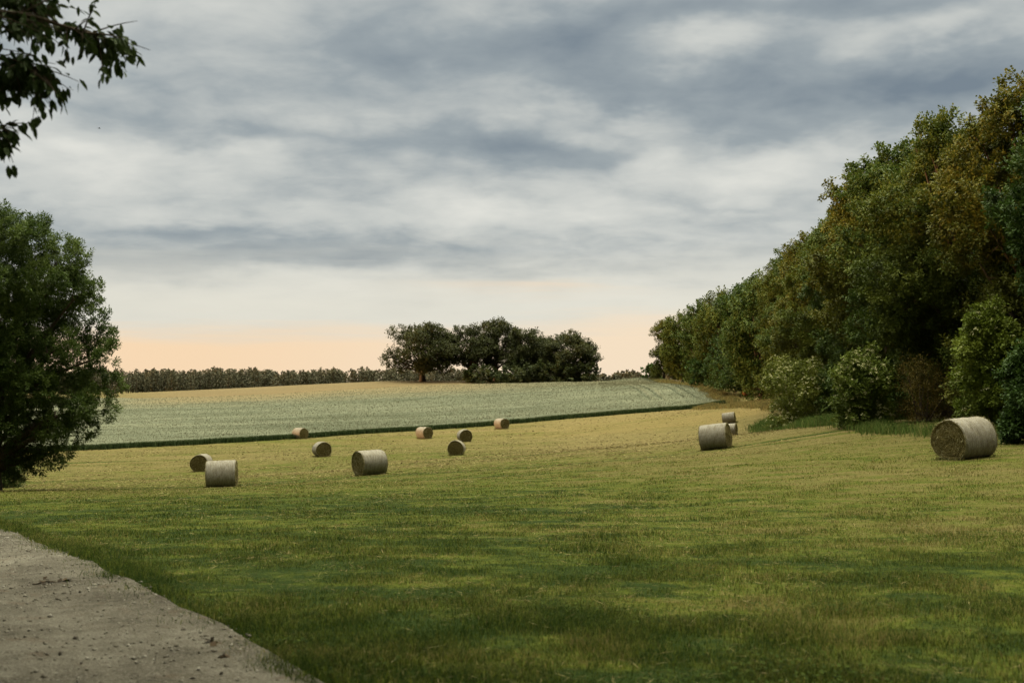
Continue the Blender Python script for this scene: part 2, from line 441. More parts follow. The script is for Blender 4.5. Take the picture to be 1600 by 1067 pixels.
# ---------------------------------------------------------------- path
nu, nv = 400, 60
jag = (fbm(np.arange(nu) * .11, np.zeros(nu), 5, 4) - .5) * .14
cols = []
for k in range(nv):
    f = k / (nv - 1)
    off = f * PATH_W + (1 - f) ** 6 * jag + f ** 6 * jag[::-1]
    cols.append(path_line + _pn * off[:, None])
PX = np.stack(cols, 1)
PZ = ground(PX[..., 0], PX[..., 1]) + (fbm(PX[..., 0] * .9, PX[..., 1] * .9, 3) - .5) * .05 * np.clip(np.hypot(PX[..., 0], PX[..., 1]) / 5, 0, 1)
offg = np.linspace(0, PATH_W, nv)[None, :]
PZ -= .022 * np.exp(-((offg - .85 - jag[:, None] * .5) / .22) ** 2) + .022 * np.exp(-((offg - 2.35 - jag[:, None] * .5) / .22) ** 2) - .022
PZ += .014 + (fbm(PX[..., 0] * 2.2, PX[..., 1] * 2.2, 9, 4)) * .02
V = np.concatenate([PX, PZ[..., None]], -1).reshape(-1, 3)
i = np.arange(nu - 1)[:, None] * nv; j = np.arange(nv - 1)[None]
Q = np.stack([i + j, i + nv + j, i + nv + j + 1, i + j + 1], -1).reshape(-1, 4)
p = link('gravel_path', mk_mesh('gravel_path', V, [Q[:, ::-1]], [m_path], True)); tag(p, kind='structure')

# ---------------------------------------------------------------- grass
def blades(x, y, h, wd, lean, mat, name, label, cat, zoff=0.0):
    n = len(x); z = ground(x, y) + zoff
    a = RNG.uniform(0, 2 * pi, n); dirx, diry = np.cos(a), np.sin(a)
    b = RNG.uniform(0, 2 * pi, n); lx, ly = np.cos(b) * lean * h, np.sin(b) * lean * h
    P = np.stack([x, y, z], -1); S = np.stack([dirx, diry, np.zeros(n)], -1) * (wd / 2)[:, None]
    Lm = np.stack([lx * .35, ly * .35, h * .6], -1); Lt = np.stack([lx, ly, h * np.sqrt(np.clip(1 - .5 * lean ** 2, .3, 1))], -1)
    V = np.stack([P - S - [0, 0, .02], P + S - [0, 0, .02], P + Lm + S * .7, P + Lt, P + Lm - S * .7], 1).reshape(-1, 3)
    k = np.arange(n)[:, None] * 5
    me = mk_mesh(name, V, [k + np.array([[0, 1, 2, 4]]), k + np.array([[4, 2, 3]])], [mat])
    o = link(name, me)
    if label: tag(o, label, cat, kind='stuff')
    return o
def meadow_blades():
    N = 1050000
    u = RNG.random(N); d0, d1, e = 3.2, 125.0, -0.35       # pdf ~ d^(e-1)
    d = (d0 ** e + u * (d1 ** e - d0 ** e)) ** (1 / e)
    a = RNG.uniform(-.76, .64, N)
    x = d * np.tan(a); y = d
    mg = (fbm(x * 1.7, y * 1.7, 21, 3) - .5) * .7 + .02
    keep = ~in_path(x, y, mg) & (x < edge_x(y) + 4) & (y < front_y(x) - .3)
    cl = fbm(x * 1.6, y * 1.9, 31, 4); big = fbm(x * .22, y * .5, 37, 2)
    keep &= RNG.random(N) < np.clip(.35 + 1.6 * (cl - .25), .15, 1)
    x, y, d, cl, big = x[keep], y[keep], d[keep], cl[keep], big[keep]
    h = (.018 + .095 * np.clip(cl - .38, 0, 1) ** 1.2 * 1.6 + .02 * big) * RNG.uniform(.6, 1.35, len(x))
    h *= np.interp(d, [3, 25, 60, 125], [1.15, .95, .8, .8])
    wd = np.maximum(.0042, .00040 * d) * RNG.uniform(.7, 1.4, len(x))
    blades(x, y, h, wd, RNG.uniform(.4, 1.38, len(x)), m_grass, 'meadow_grass', 'short mown meadow grass, green with straw coloured patches', 'grass')
meadow_blades()
def loose_hay(n, d0=4.0, d1=120.0, big=1.0):
    u = RNG.random(n); e = -.2; d = (d0 ** e + u * (d1 ** e - d0 ** e)) ** (1 / e)
    x = d * np.tan(RNG.uniform(-.62, .60, n)); y = d
    sw = fbm(x * .12, y * .8, 91, 3) * .5 + fbm(x * .7, y * .8, 93, 3) * .5
    k = ~in_path(x, y, -.1) & (x < edge_x(y) + 1) & (y < front_y(x) - .3) & (RNG.random(n) < np.clip((sw - .42) * 4, .02, 1) * np.interp(y, [4, 20, 50], [.10, .30, 1]) * (1 if big == 1 else np.interp(y, [48, 85], [0, 1])))
    x, y = x[k], y[k]; n = len(x)
    z = ground(x, y) + RNG.uniform(.01, .05, n)
    a = RNG.uniform(0, 2 * pi, n); ax = np.c_[np.cos(a), np.sin(a), RNG.normal(0, .18, n)]
    mb = MB(); leaves(mb, np.c_[x, y, z], ax, RNG.normal(0, .35, (n, 3)) + [0, 0, 1], RNG.uniform(.05, .17, n) * np.interp(y, [5, 25], [.75, 1.15]) * big, np.maximum(.0028, .00042 * y) * (1 if big == 1 else 1.5) * RNG.uniform(.7, 1.4, n), .2)
    tag(link('loose_hay', mb.mesh('loose_hay', [m_hay])), 'thin scatter of dry cut hay lying on the mown grass', 'hay', kind='stuff')
m_hay = blade_mat('dry_cut_hay', [(0, (.055, .038, .014)), (.35, (.115, .088, .034)), (.7, (.165, .132, .055)), (1, (.25, .21, .105))], .2)
loose_hay(260000)
loose_hay(170000, 48.0, 165.0, 1.9)

def path_fringe(n):
    k = RNG.integers(0, 400, n); off = RNG.normal(-.10, .16, n) + .25 * (vnoise(k * .09, k * 0.0, 83) - .4)
    q = path_line[k] + _pn[k] * off[:, None] + RNG.normal(0, .03, (n, 2))
    cl = vnoise(q[:, 0] * 2.5, q[:, 1] * 2.5, 85); ok = (q[:, 1] > 2.5) & (q[:, 1] < 34) & (RNG.random(n) < .15 + .85 * cl); q = q[ok]; n = len(q)
    blades(q[:, 0], q[:, 1], RNG.uniform(.03, .13, n) * (.5 + vnoise(q[:, 0] * 1.5, q[:, 1] * 1.5, 87)), np.maximum(.004, .0004 * q[:, 1]) * RNG.uniform(.7, 1.5, n), RNG.uniform(.4, 1.3, n), m_grass,
           'verge_grass', 'ragged grass fringe creeping over the edge of the path', 'grass', .008)
path_fringe(60000)

def clover(n):
    d = 3.6 + 16 * RNG.random(n) ** 1.6; x = d * np.tan(RNG.uniform(-.55, .52, n)); y = d
    k = ~in_path(x, y, -.05) & (RNG.random(n) < np.clip((fbm(x * 1.3, y * 1.3, 111, 3) - .54) * 5, 0, .7)); x, y = x[k], y[k]; n = len(x)
    z = ground(x, y) + RNG.uniform(.03, .075, n); mb = MB()
    for q in range(3):
        a = RNG.uniform(0, .5, n) + q * 2.09 + RNG.uniform(0, 6, 1); ax = np.c_[np.cos(a), np.sin(a), RNG.normal(-.05, .15, n)]
        leaves(mb, np.c_[x, y, z], ax, RNG.normal(0, .3, (n, 3)) + [0, 0, 1], RNG.uniform(.016, .030, n), RNG.uniform(.016, .028, n), .1)
    m = blade_mat('clover_leaves', [(0, (.020, .036, .005)), (.6, (.036, .058, .007)), (1, (.062, .080, .012))], .4)
    tag(link('clover', mb.mesh('clover', [m])), 'patches of low dark green clover in the near meadow', 'clover', kind='stuff')
clover(45000)

# tall grass at the foot of the wood, dry strip between crop and wood
def strip(n, fx, mat, name, label, hmin, hmax, cat='grass'):
    x, y = fx(n)
    cl = fbm(x * .5, y * .5, 51, 3)
    k = RNG.random(len(x)) < np.clip((cl - .2) * 2.2, 0.05, 1); x, y, cl = x[k], y[k], cl[k]
    h = (hmin + (hmax - hmin) * np.clip(cl * 1.4 - .2, 0, 1)) * RNG.uniform(.6, 1.2, len(x))
    wd = np.maximum(.008, .00050 * y) * RNG.uniform(.7, 1.4, len(x))
    blades(x, y, h, wd, RNG.uniform(.1, .8, len(x)), mat, name, label, cat)
def fx_wood(n):
    y = RNG.uniform(38, 118, n); x = edge_x(y) + RNG.normal(0, .55, n) - .3 + .7 * np.sin(y * .21) * (y < 90)
    k = RNG.random(n) < np.clip(1.2 * vnoise(y * .16, y * 0, 77) - .1, .12, 1); return x[k], y[k]
strip(60000, fx_wood, m_tall, 'tall_grass', 'uncut tall green grass along the foot of the wood', .25, .85)
def fx_tongue(n):   # tongue of tall grass running out from the shrubs
    t_ = RNG.random(n); a = ray_ground(1190, 672)[:2]; b = ray_ground(1315, 664)[:2]
    p = a + (b - a) * t_[:, None] + RNG.normal(0, 1, (n, 2)) * np.c_[.4 + .3 * t_, 1.2 + 2.2 * t_]; return p[:, 0], p[:, 1]
strip(26000, fx_tongue, m_tall, 'tall_grass', 'tongue of uncut tall grass reaching into the meadow by the flowering shrubs', .25, .8)
def fx_dry(n):
    t_ = RNG.random(n); a = ray_ground(1100, 637)[:2]; b = ray_ground(1205, 634)[:2]
    p = a + (b - a) * t_[:, None] + RNG.normal(0, 1, (n, 2)) * np.c_[.8 + 0 * t_, .6 + 3.0 * t_] + np.c_[0 * t_, 1.5 + 0 * t_]; return p[:, 0], p[:, 1]
def fx_dry2(n):
    t_ = RNG.random(n); a = np.array([30.6, 162.0]); b = np.array([33.9, 272.0])
    p = a + (b - a) * t_[:, None] + np.c_[RNG.normal(.2, .9, n), RNG.normal(0, 1, n)]; return p[:, 0], p[:, 1]
strip(26000, fx_dry2, m_dry, 'dry_grass', 'narrow margin of straw coloured grass where the grain field meets the wood', .5, .95)
strip(60000, fx_dry, m_dry, 'dry_grass', 'straw coloured long grass between the grain field and the wood', .3, .65)

# loose stones and crumbs on the path
def gravel(n):
    k = RNG.integers(0, nu, n); f = RNG.integers(0, nv, n)
    q = PX[k, f]; z = PZ[k, f] + .001
    d_ = np.hypot(q[:, 0], q[:, 1]); ok = (q[:, 1] > 2) & (d_ < 30) & (RNG.random(n) < .15 + vnoise(q[:, 0] * 1.3, q[:, 1] * 1.3, 121)); q = q[ok]; z = z[ok]; n = len(q)
    q = q + RNG.normal(0, .025, (n, 2))
    sz = .005 + .013 * RNG.random(n) ** 3
    o = np.array([[1, 0, 0], [0, 1, 0], [-1, 0, 0], [0, -1, 0], [0, 0, .8], [0, 0, -.5]])
    V = np.c_[q, z][:, None, :] + (o[None] + RNG.normal(0, .25, (n, 6, 3))) * sz[:, None, None] * RNG.uniform(.7, 1.4, (n, 1, 3))
    T_ = np.array([[0, 1, 4], [1, 2, 4], [2, 3, 4], [3, 0, 4], [1, 0, 5], [2, 1, 5], [3, 2, 5], [0, 3, 5]])
    m, t, out = material('grey_brown_stones')
    t.l.new(principled(t, t.ramp(t.new('ShaderNodeNewGeometry').outputs['Random Per Island'], [(0, (.065, .055, .042)), (.5, (.12, .108, .086)), (1, (.22, .205, .175))]), .8, .2), out.inputs[0])
    g_ = link('loose_gravel', mk_mesh('loose_gravel', V.reshape(-1, 3), [(np.arange(n)[:, None, None] * 6 + T_[None]).reshape(-1, 3)], [m]))
    tag(g_, 'small stones and crumbs strewn over the sandy path', 'gravel', kind='stuff')
gravel(38000)

# ---------------------------------------------------------------- grain field
FAR = np.array([(-112, 236), (-86, 236), (-78, 234), (-48, 231), (-28, 232), (-8, 240), (10, 249), (19, 252), (31, 272), (33.8, 281)])
NU, NV = 520, 330
front = resample(CF, NU); far_ = resample(FAR, NU)
tv = np.linspace(0, 1, NV) ** 1.12
G = front[:, None] * (1 - tv)[None, :, None] + far_[:, None] * tv[None, :, None]
rb = np.interp(tv, [0, .12, .5, 1], [0, .6, -.2, 0])
gx, gy = G[..., 0], G[..., 1]
uu = np.linspace(0, 1, NU)[:, None] * np.ones((1, NV)); vv = tv[None, :] * np.ones((NU, 1))
depth0 = gy - front_y(gx)
fringe = np.clip(np.minimum(vv / .02, (1 - uu) / .07), 0, 1)
ragged = (fbm(gx * .5, gy * 0, 61, 3) - .5) * 1.4
gy = gy + ragged * np.clip(1 - vv / .05, 0, 1)
H = .80 - (.42 - .38 * fbm(gx * .07, gx * 0, 133, 2)) * np.interp(depth0, [0, 6, 14], [1, .55, 0]) + (fbm(gx * .25, gy * .4, 63, 3) - .5) * .22 + (RNG.random(gx.shape) - .5) * .04
depth = (gy - front_y(gx))
for c0 in (17.0, 37.0, 57.0, 77.0):                       # tractor tramlines follow the near edge
    for s_ in (-.9, .9):
        H -= .42 * np.exp(-((depth + (fbm(gx * .02, gy * 0, 5) - .5) * 3 - c0 - s_) / .34) ** 2) * np.clip(fbm(gx * .12, gy * .12, 65) * 2.4 - .45, 0, 1)
for c0 in (4.2, 6.0, 9.4, 11.2):                          # headland wheel tracks curving beside the wood
    H -= .35 * np.exp(-((edge_x(gy) - gx - c0 + (gy - 200) ** 2 * .0004) / .30) ** 2) * np.clip((gy - 168) / 6, 0, 1) * np.clip((228 - gy) / 12, 0, 1)
H *= .35 + .65 * fringe
z = ground(gx, gy) + H
V = np.stack([gx, gy, z], -1).reshape(-1, 3)
i = np.arange(NU - 1)[:, None] * NV; j = np.arange(NV - 1)[None]
Q = np.stack([i + j, i + NV + j, i + NV + j + 1, i + j + 1], -1).reshape(-1, 4)
rim = np.r_[np.arange(0, NU * NV, NV), (NU - 1) * NV + np.arange(1, NV), (np.arange(NU - 2, -1, -1)) * NV + NV - 1, np.arange(NV - 2, 0, -1)]
low = V[rim].copy(); low[:, 2] = ground(low[:, 0], low[:, 1]) - .05
nb = len(V); k = len(rim); a = np.arange(k); b = (a + 1) % k
SK = np.stack([rim[a], nb + a, nb + b, rim[b]], -1)
V2 = np.vstack([V, low])
crop = link('grain_field', mk_mesh('grain_field', V2, [Q, SK], [m_crop, m_stalk], False, np.r_[np.zeros(len(Q)), np.ones(len(SK))]))
tag(crop, 'standing field of grey green unripe grain on the far slope', 'crop field', kind='stuff')
# ears over the canopy and the dark wall of stalks along the near edge
n = 150000
ui = RNG.integers(0, NU, n); vi = np.clip((RNG.random(n) ** 1.25 * NV).astype(int), 0, NV - 1)
ex = gx[ui, vi] + RNG.normal(0, .15, n); ey = gy[ui, vi] + RNG.normal(0, .15, n); eh = H[ui, vi]
hh = RNG.uniform(.10, .26, n)
o1 = blades(ex, ey, hh, np.maximum(.03, .00030 * ey) * RNG.uniform(.7, 1.4, n), RNG.uniform(.1, .7, n), m_ear, 'ears', None, None, 0.0)
me = o1.data
co_ = np.empty(len(me.vertices) * 3, np.float32); me.vertices.foreach_get('co', co_); co_ = co_.reshape(-1, 3)
co_[:, 2] += np.repeat(eh - .06, 5); me.vertices.foreach_set('co', co_.ravel()); me.update()
o1.parent = crop; o1['kind'] = 'stuff'
n = 60000
t_ = RNG.random(n) * (NU - 1); k0 = t_.astype(int)
ex = gx[k0, 0] + (t_ - k0) * .28 + RNG.normal(0, .1, n); ey = gy[k0, 0] - np.abs(RNG.normal(0, .35, n)) + .2
o2 = blades(ex, ey, RNG.uniform(.3, .70, n), RNG.uniform(.04, .09, n), RNG.uniform(.05, .5, n), m_stalk, 'stalks', None, None, 0.0)
o2.parent = crop; o2['kind'] = 'stuff'

# ---------------------------------------------------------------- hay bales
def bale_mats():
    m, t, out = material('net_wrapped_straw')
    co = t.new('ShaderNodeTexCoord').outputs['Object']; x, y, z = t.sep(co)
    info = t.new('ShaderNodeObjectInfo').outputs['Random']
    ang = t.m('ARCTAN2', z, y)
    cyl = t.vec(t.m('MULTIPLY', x, 34.0), t.m('MULTIPLY', ang, 2.6), t.m('MULTIPLY', info, 20.0))
    st = t.noise(cyl, 1.0, 4, .65)
    blot = t.noise(t.vec(t.m('MULTIPLY', x, 5.0), t.m('MULTIPLY', ang, 2.0), t.m('MULTIPLY', info, 31.0)), 1.2, 4, .65)
    fib = t.noise(co, 55, 3, .7)
    v = t.m('ADD', t.m('MULTIPLY', st, .45), t.m('ADD', t.m('MULTIPLY', blot, .35), t.m('MULTIPLY', fib, .25)))
    col = t.ramp(v, [(.36, (.09, .07, .046)), (.5, (.178, .158, .122)), (.62, (.25, .232, .197)), (.8, (.35, .335, .30))])
    h = t.m('ADD', st, t.m('MULTIPLY', fib, .7))
    t.l.new(principled(t, col, .75, .25, bump(t, h, .8, .03)), out.inputs[0])
    m2, t, out = material('coiled_straw_end')
    co = t.new('ShaderNodeTexCoord').outputs['Object']; x, y, z = t.sep(co)
    info = t.new('ShaderNodeObjectInfo').outputs['Random']
    warp = t.m('MULTIPLY', t.m('SUBTRACT', t.noise(t.vec(x, t.m('ADD', y, t.m('MULTIPLY', info, 9.0)), z), 4.5, 3, .6), .5), .12)
    r = t.m('ADD', t.m('SQRT', t.m('ADD', t.m('MULTIPLY', y, y), t.m('MULTIPLY', z, z))), warp)
    ang = t.m('ARCTAN2', z, y)
    coil = t.noise(t.vec(t.m('MULTIPLY', r, 30.0), t.m('MULTIPLY', ang, 2.2), info), 1.0, 4, .7)
    fib = t.noise(co, 38, 4, .75)
    v = t.m('ADD', t.m('MULTIPLY', coil, .6), t.m('MULTIPLY', fib, .4))
    col = t.ramp(v, [(.34, (.026, .019, .007)), (.48, (.085, .068, .024)), (.6, (.155, .128, .050)), (.76, (.30, .25, .12))])
    t.l.new(principled(t, col, .9, .1, bump(t, v, 1.0, .06)), out.inputs[0])
    m3, t, out = material('loose_straw')
    rnd = t.new('ShaderNodeNewGeometry').outputs['Random Per Island']
    t.l.new(principled(t, t.ramp(rnd, [(0, (.10, .085, .03)), (.6, (.26, .22, .10)), (1, (.46, .42, .26))]), .8, .15), out.inputs[0])
    return m, m2, m3
m_wrap, m_end, m_fuzz = bale_mats()
def bale_meshes(seed, R=.70, L=1.42):
    r = np.random.default_rng(seed)
    ns, nx = 96, 40
    a = np.arange(ns) / ns * 2 * pi
    def radius(ang, x):
        flat = np.where(np.sin(ang) < -.78, 1 - .13 * np.clip((-np.sin(ang) - .78) / .22, 0, 1), 1.0)   # flattened where it sits
        lump = 1 + .030 * (np.sin(2 * ang + seed) * .5 + np.sin(3 * ang + 2.1 * seed)) + .035 * (fbm(ang * 5 / pi + 3, x * 4 + seed, seed) - .5)
        shoulder = 1 - .055 * np.clip((np.abs(x) / (L / 2) - .80) / .20, 0, 1) ** 2
        return R * flat * lump * shoulder
    xs = np.linspace(-L / 2, L / 2, nx)
    Xg, Ag = np.meshgrid(xs, a, indexing='ij'); Rg = radius(Ag, Xg)
    V = np.stack([Xg, np.cos(Ag) * Rg, np.sin(Ag) * Rg], -1)
    V[..., 0] += (fbm(np.cos(Ag) * 2 + 5, np.sin(Ag) * 2 + seed, seed + 4) - .5) * .05 * np.sign(Xg) * (np.abs(Xg) / (L / 2)) ** 8
    i = np.arange(nx - 1)[:, None] * ns; j = np.arange(ns)[None]; j2 = (j + 1) % ns
    Q = np.stack([i + j, i + j2, i + ns + j2, i + ns + j], -1).reshape(-1, 4)
    n = 900; fx = r.uniform(-L / 2, L / 2, n); fa = r.uniform(-.7, pi + .7, n); rr = radius(fa, fx)
    base = np.c_[fx, np.cos(fa) * rr, np.sin(fa) * rr]; out_ = np.c_[np.zeros(n), np.cos(fa), np.sin(fa)]; tg = np.c_[np.zeros(n), -np.sin(fa), np.cos(fa)]
    dr = unit(out_ * r.uniform(.15, .7, (n, 1)) + tg * r.choice([-1, 1], (n, 1)) + r.normal(0, .25, (n, 3))); sd_ = unit(np.cross(dr, r.normal(size=(n, 3)))) * .004
    FV = np.stack([base - sd_, base + sd_, base + dr * r.uniform(.03, .09, (n, 1))], 1).reshape(-1, 3)
    wrap = mk_mesh('bale_wrap', np.vstack([V.reshape(-1, 3), FV]), [Q[:, ::-1], np.arange(n * 3).reshape(-1, 3) + nx * ns], [m_wrap, m_fuzz], True, np.r_[np.zeros(len(Q)), np.ones(n)])
    ends = []
    for sgn, ring in ((-1, V[0]), (1, V[-1])):
        nr_ = 30; fr = np.linspace(1, 0.03, nr_)
        P = ring[None] * np.array([1, 0, 0]) + ring[None] * np.array([0, 1, 1]) * (fr[:, None, None] * .998)
        rr = np.hypot(P[..., 1], P[..., 2]); an = np.arctan2(P[..., 2], P[..., 1])
        dish = .05 * (1 - (rr / R) ** 2) * np.sin(seed * 1.3) + .035 * (fbm(rr * 26 + 3 * an / pi, an * 3 + 9, seed + 7, 3) - .5) * (fr[:, None] < .99)
        P[..., 0] += sgn * (dish - .02 * (fr[:, None] < .9))
        i = np.arange(nr_ - 1)[:, None] * ns
        Qe = np.stack([i + j, i + j2, i + ns + j2, i + ns + j], -1).reshape(-1, 4)
        if sgn < 0: Qe = Qe[:, ::-1]
        cap = np.array([np.arange((nr_ - 1) * ns, nr_ * ns)])
        mbm = P.reshape(-1, 3)
        # loose straws standing out of the coil and round the rim
        n = 1500; fa = r.uniform(0, 2 * pi, n); fr2 = R * np.sqrt(r.uniform(.02, 1, n)); rim = r.random(n) < .4
        fr2[rim] = radius(fa[rim], np.full(rim.sum(), sgn * L / 2)) - .01
        base = np.c_[np.full(n, sgn * (L / 2 - .01)), np.cos(fa) * fr2, np.sin(fa) * fr2]
        base[:, 2] = np.maximum(base[:, 2], -.62 * R / .7)
        tang = np.c_[np.zeros(n), -np.sin(fa), np.cos(fa)] * r.choice([-1, 1], n)[:, None]
        outw = np.c_[np.full(n, sgn * r.uniform(.05, .6, n)), np.cos(fa) * rim * .5, np.sin(fa) * rim * .5]
        dirs = unit(tang + outw + r.normal(0, .25, (n, 3)))
        ln = r.uniform(.05, .16, n)[:, None]; sd_ = unit(np.cross(dirs, r.normal(size=(n, 3)))) * .005
        FV = np.stack([base - sd_, base + sd_, base + dirs * ln], 1).reshape(-1, 3)
        FT = np.arange(n * 3).reshape(-1, 3) + len(mbm)
        Vall = np.vstack([mbm, FV])
        me = mk_mesh('bale_end', Vall, [Qe, cap, FT], [m_end, m_fuzz], False, np.r_[np.zeros(len(Qe) + 1), np.ones(n)])
        ends.append(me)
    return wrap, ends
BALE_KINDS = [bale_meshes(s, .70, L) for s, L in ((1, 1.40), (2, 1.46), (3, 1.36))]
# px, base py, facing: signed angle between the line of sight and the end face's normal (+ = face turned to the left), label
BALES = [
    (1508, 713.0, 36.6, 40, 1, 'largest and nearest straw bale, at the right below the shrubs, coiled end turned left'),
    (1120, 701.0, 59.8, -76, 0, 'pale straw bale lying side on in mid meadow, hiding part of another bale behind it'),
    (1140, 683.0, 104, -80, 2, 'straw bale mostly hidden behind the pale side-on bale'),
    (1140, 659.0, 122.6, -82, 0, 'small pale bale farthest right of centre, close to the wood and its dry grass'),
    (347, 760.0, 54.7, -84, 0, 'side-on bale at the left with shaded underside, in front of a dark ended bale'),
    (315, 734.5, 90, 16, 1, 'dark ended bale with a white upper rim, partly behind a side-on bale'),
    (578, 741.5, 59.8, 61, 2, 'large tilted looking bale in mid meadow with its dark end turned left'),
    (503, 714.5, 100.8, -14, 1, 'lone bale showing its round brown end, above left of the large mid meadow bale'),
    (469, 685.5, 132, -39, 0, 'pinkish lit bale touching the dark edge of the grain field at the left'),
    (663, 683.0, 127.6, -37, 2, 'bale near the grain edge right below the leftmost oak, brown end turned right'),
    (713, 711.3, 95.7, 7, 0, 'nearer of the two overlapping bales in the middle, round end facing us'),
    (726, 691.5, 121, -12, 1, 'farther of the two overlapping bales in the middle, peeping out to the right'),
    (784, 669.0, 141, -35, 2, 'small bale at the grain edge below the middle of the grove'),
]
for (px, py, d, ang, kind, label) in BALES:
    q = at(px, py, d); x, y = q[0], q[1]
    y0 = y; z0 = gz(x, y)
    look = math.atan2(-y, -x)                        # direction from bale to camera
    rot = look - radians(ang)
    wrap, ends = BALE_KINDS[kind]
    r_h = .70
    e = .6; sx = (gz(x + e, y) - gz(x - e, y)) / (2 * e); sy = (gz(x, y + e) - gz(x, y - e)) / (2 * e)
    o = thing('hay_bale', label, 'hay bale', (x, y, z0 - .01), rot, 'round straw bales lying on the meadow')
    bs = (1 + .035 * math.sin(px * 1.7)) * (.90 if px == 1140 and d > 110 else 1); o.scale = (bs, bs, bs * (.985 + .015 * math.sin(px)))
    tilt = -math.atan(sx * math.cos(rot) + sy * math.sin(rot))
    o.rotation_euler = (0, tilt, rot); o.rotation_mode = 'XYZ'
    for nm, me in (('wrap', wrap), ('end_face', ends[0]), ('end_face', ends[1])):
        link(nm, me, o, (0, 0, r_h * .885))
bx_, by_ = [], []
for (px, py, d, ang, kind, label) in BALES:
    q = at(px, py, d); n = 420; a = RNG.uniform(0, 2 * pi, n); rot = math.atan2(-q[1], -q[0]) - radians(ang)
    u = RNG.uniform(-.85, .85, n); v = RNG.choice([-1, 1], n) * RNG.uniform(.22, .62, n); e_ = RNG.random(n) < .3
    u[e_] = RNG.choice([-1, 1], e_.sum()) * RNG.uniform(.68, .85, e_.sum()); v[e_] = RNG.uniform(-.5, .5, e_.sum())
    bx_.append(q[0] + u * math.cos(rot) - v * math.sin(rot)); by_.append(q[1] + u * math.sin(rot) + v * math.cos(rot))
bx_ = np.concatenate(bx_); by_ = np.concatenate(by_); n = len(bx_)
blades(bx_, by_, RNG.uniform(.04, .13, n), np.maximum(.008, .0004 * by_), RNG.uniform(.3, 1.2, n), m_grass, 'uncut_grass', 'uncut grass and loose straw round the feet of the bales', 'grass')
print('bale ground check', [(b[0], round(gz(*at(b[0], b[1], b[2])[:2]) - at(b[0], b[1], b[2])[2], 2)) for b in BALES])

# ---------------------------------------------------------------- foliage
def leaf_mat(name, ramp, transl=.22, rough=.6, patch=.62):
    m, t, out = material(name)
    rnd = t.new('ShaderNodeNewGeometry').outputs['Random Per Island']
    co = t.new('ShaderNodeTexCoord').outputs['Object']
    info = t.new('ShaderNodeObjectInfo')
    pn = t.noise(co, .55, 3, .6)
    v = t.m('ADD', t.m('MULTIPLY', rnd, 1 - patch), t.m('MULTIPLY', t.rng(pn, .3, .7), patch))
    col = t.ramp(v, ramp)
    col = t.mix(1.0, col, info.outputs['Color'], 'MULTIPLY')
    tr = t.new('ShaderNodeBsdfTranslucent'); t.l.new(col, tr.inputs[0])
    mx = t.new('ShaderNodeMixShader'); mx.inputs[0].default_value = transl
    t.l.new(principled(t, col, rough, .12), mx.inputs[1]); t.l.new(tr.outputs[0], mx.inputs[2])
    t.l.new(mx.outputs[0], out.inputs[0])
    return m
m_leaf = leaf_mat('broad_green_leaves', [(0, (.034, .058, .011)), (.5, (.058, .090, .017)), (1, (.098, .132, .026))])
m_willow = leaf_mat('fine_willow_leaves', [(0, (.032, .054, .012)), (.5, (.060, .090, .019)), (1, (.112, .146, .034))], .3)
m_oak = leaf_mat('oak_leaves', [(0, (.030, .037, .013)), (.5, (.048, .055, .018)), (1, (.076, .080, .026))], .25)
m_shrub = leaf_mat('shrub_leaves', [(0, (.066, .086, .013)), (.5, (.112, .134, .021)), (1, (.180, .192, .036))])
m_near = leaf_mat('branch_leaves', [(0, (.030, .050, .014)), (.5, (.046, .072, .020)), (1, (.07, .10, .03))], .2)
m_woodfar = leaf_mat('hazy_far_leaves', [(0, (.062, .067, .044)), (.5, (.092, .090, .056)), (1, (.135, .116, .068))], .1, .8, .6)  # distance haze carried by these paler leaf tones
m_blossom, t, out = material('cream_blossom')
t.l.new(principled(t, t.ramp(t.new('ShaderNodeNewGeometry').outputs['Random Per Island'], [(0, (.32, .33, .13)), (1, (.55, .52, .30))]), .8, .1), out.inputs[0])
m_bark, t, out = material('rough_bark')
co = t.new('ShaderNodeTexCoord').outputs['Object']
bk = t.noise(t.scale(co, (1, 1, .22)), 11, 4, .7)
t.l.new(principled(t, t.ramp(bk, [(.3, (.035, .028, .020)), (.7, (.125, .095, .068))]), .9, .1, bump(t, bk, .9, .05)), out.inputs[0])
m_redbark, t, out = material('sun_reddened_bark')  # red of the low sun put into the trunk colour
co = t.new('ShaderNodeTexCoord').outputs['Object']
bk = t.noise(t.scale(co, (1, 1, .22)), 11, 4, .7)
t.l.new(principled(t, t.ramp(bk, [(.3, (.085, .028, .014)), (.7, (.22, .085, .04))]), .9, .1, bump(t, bk, .9, .05)), out.inputs[0])

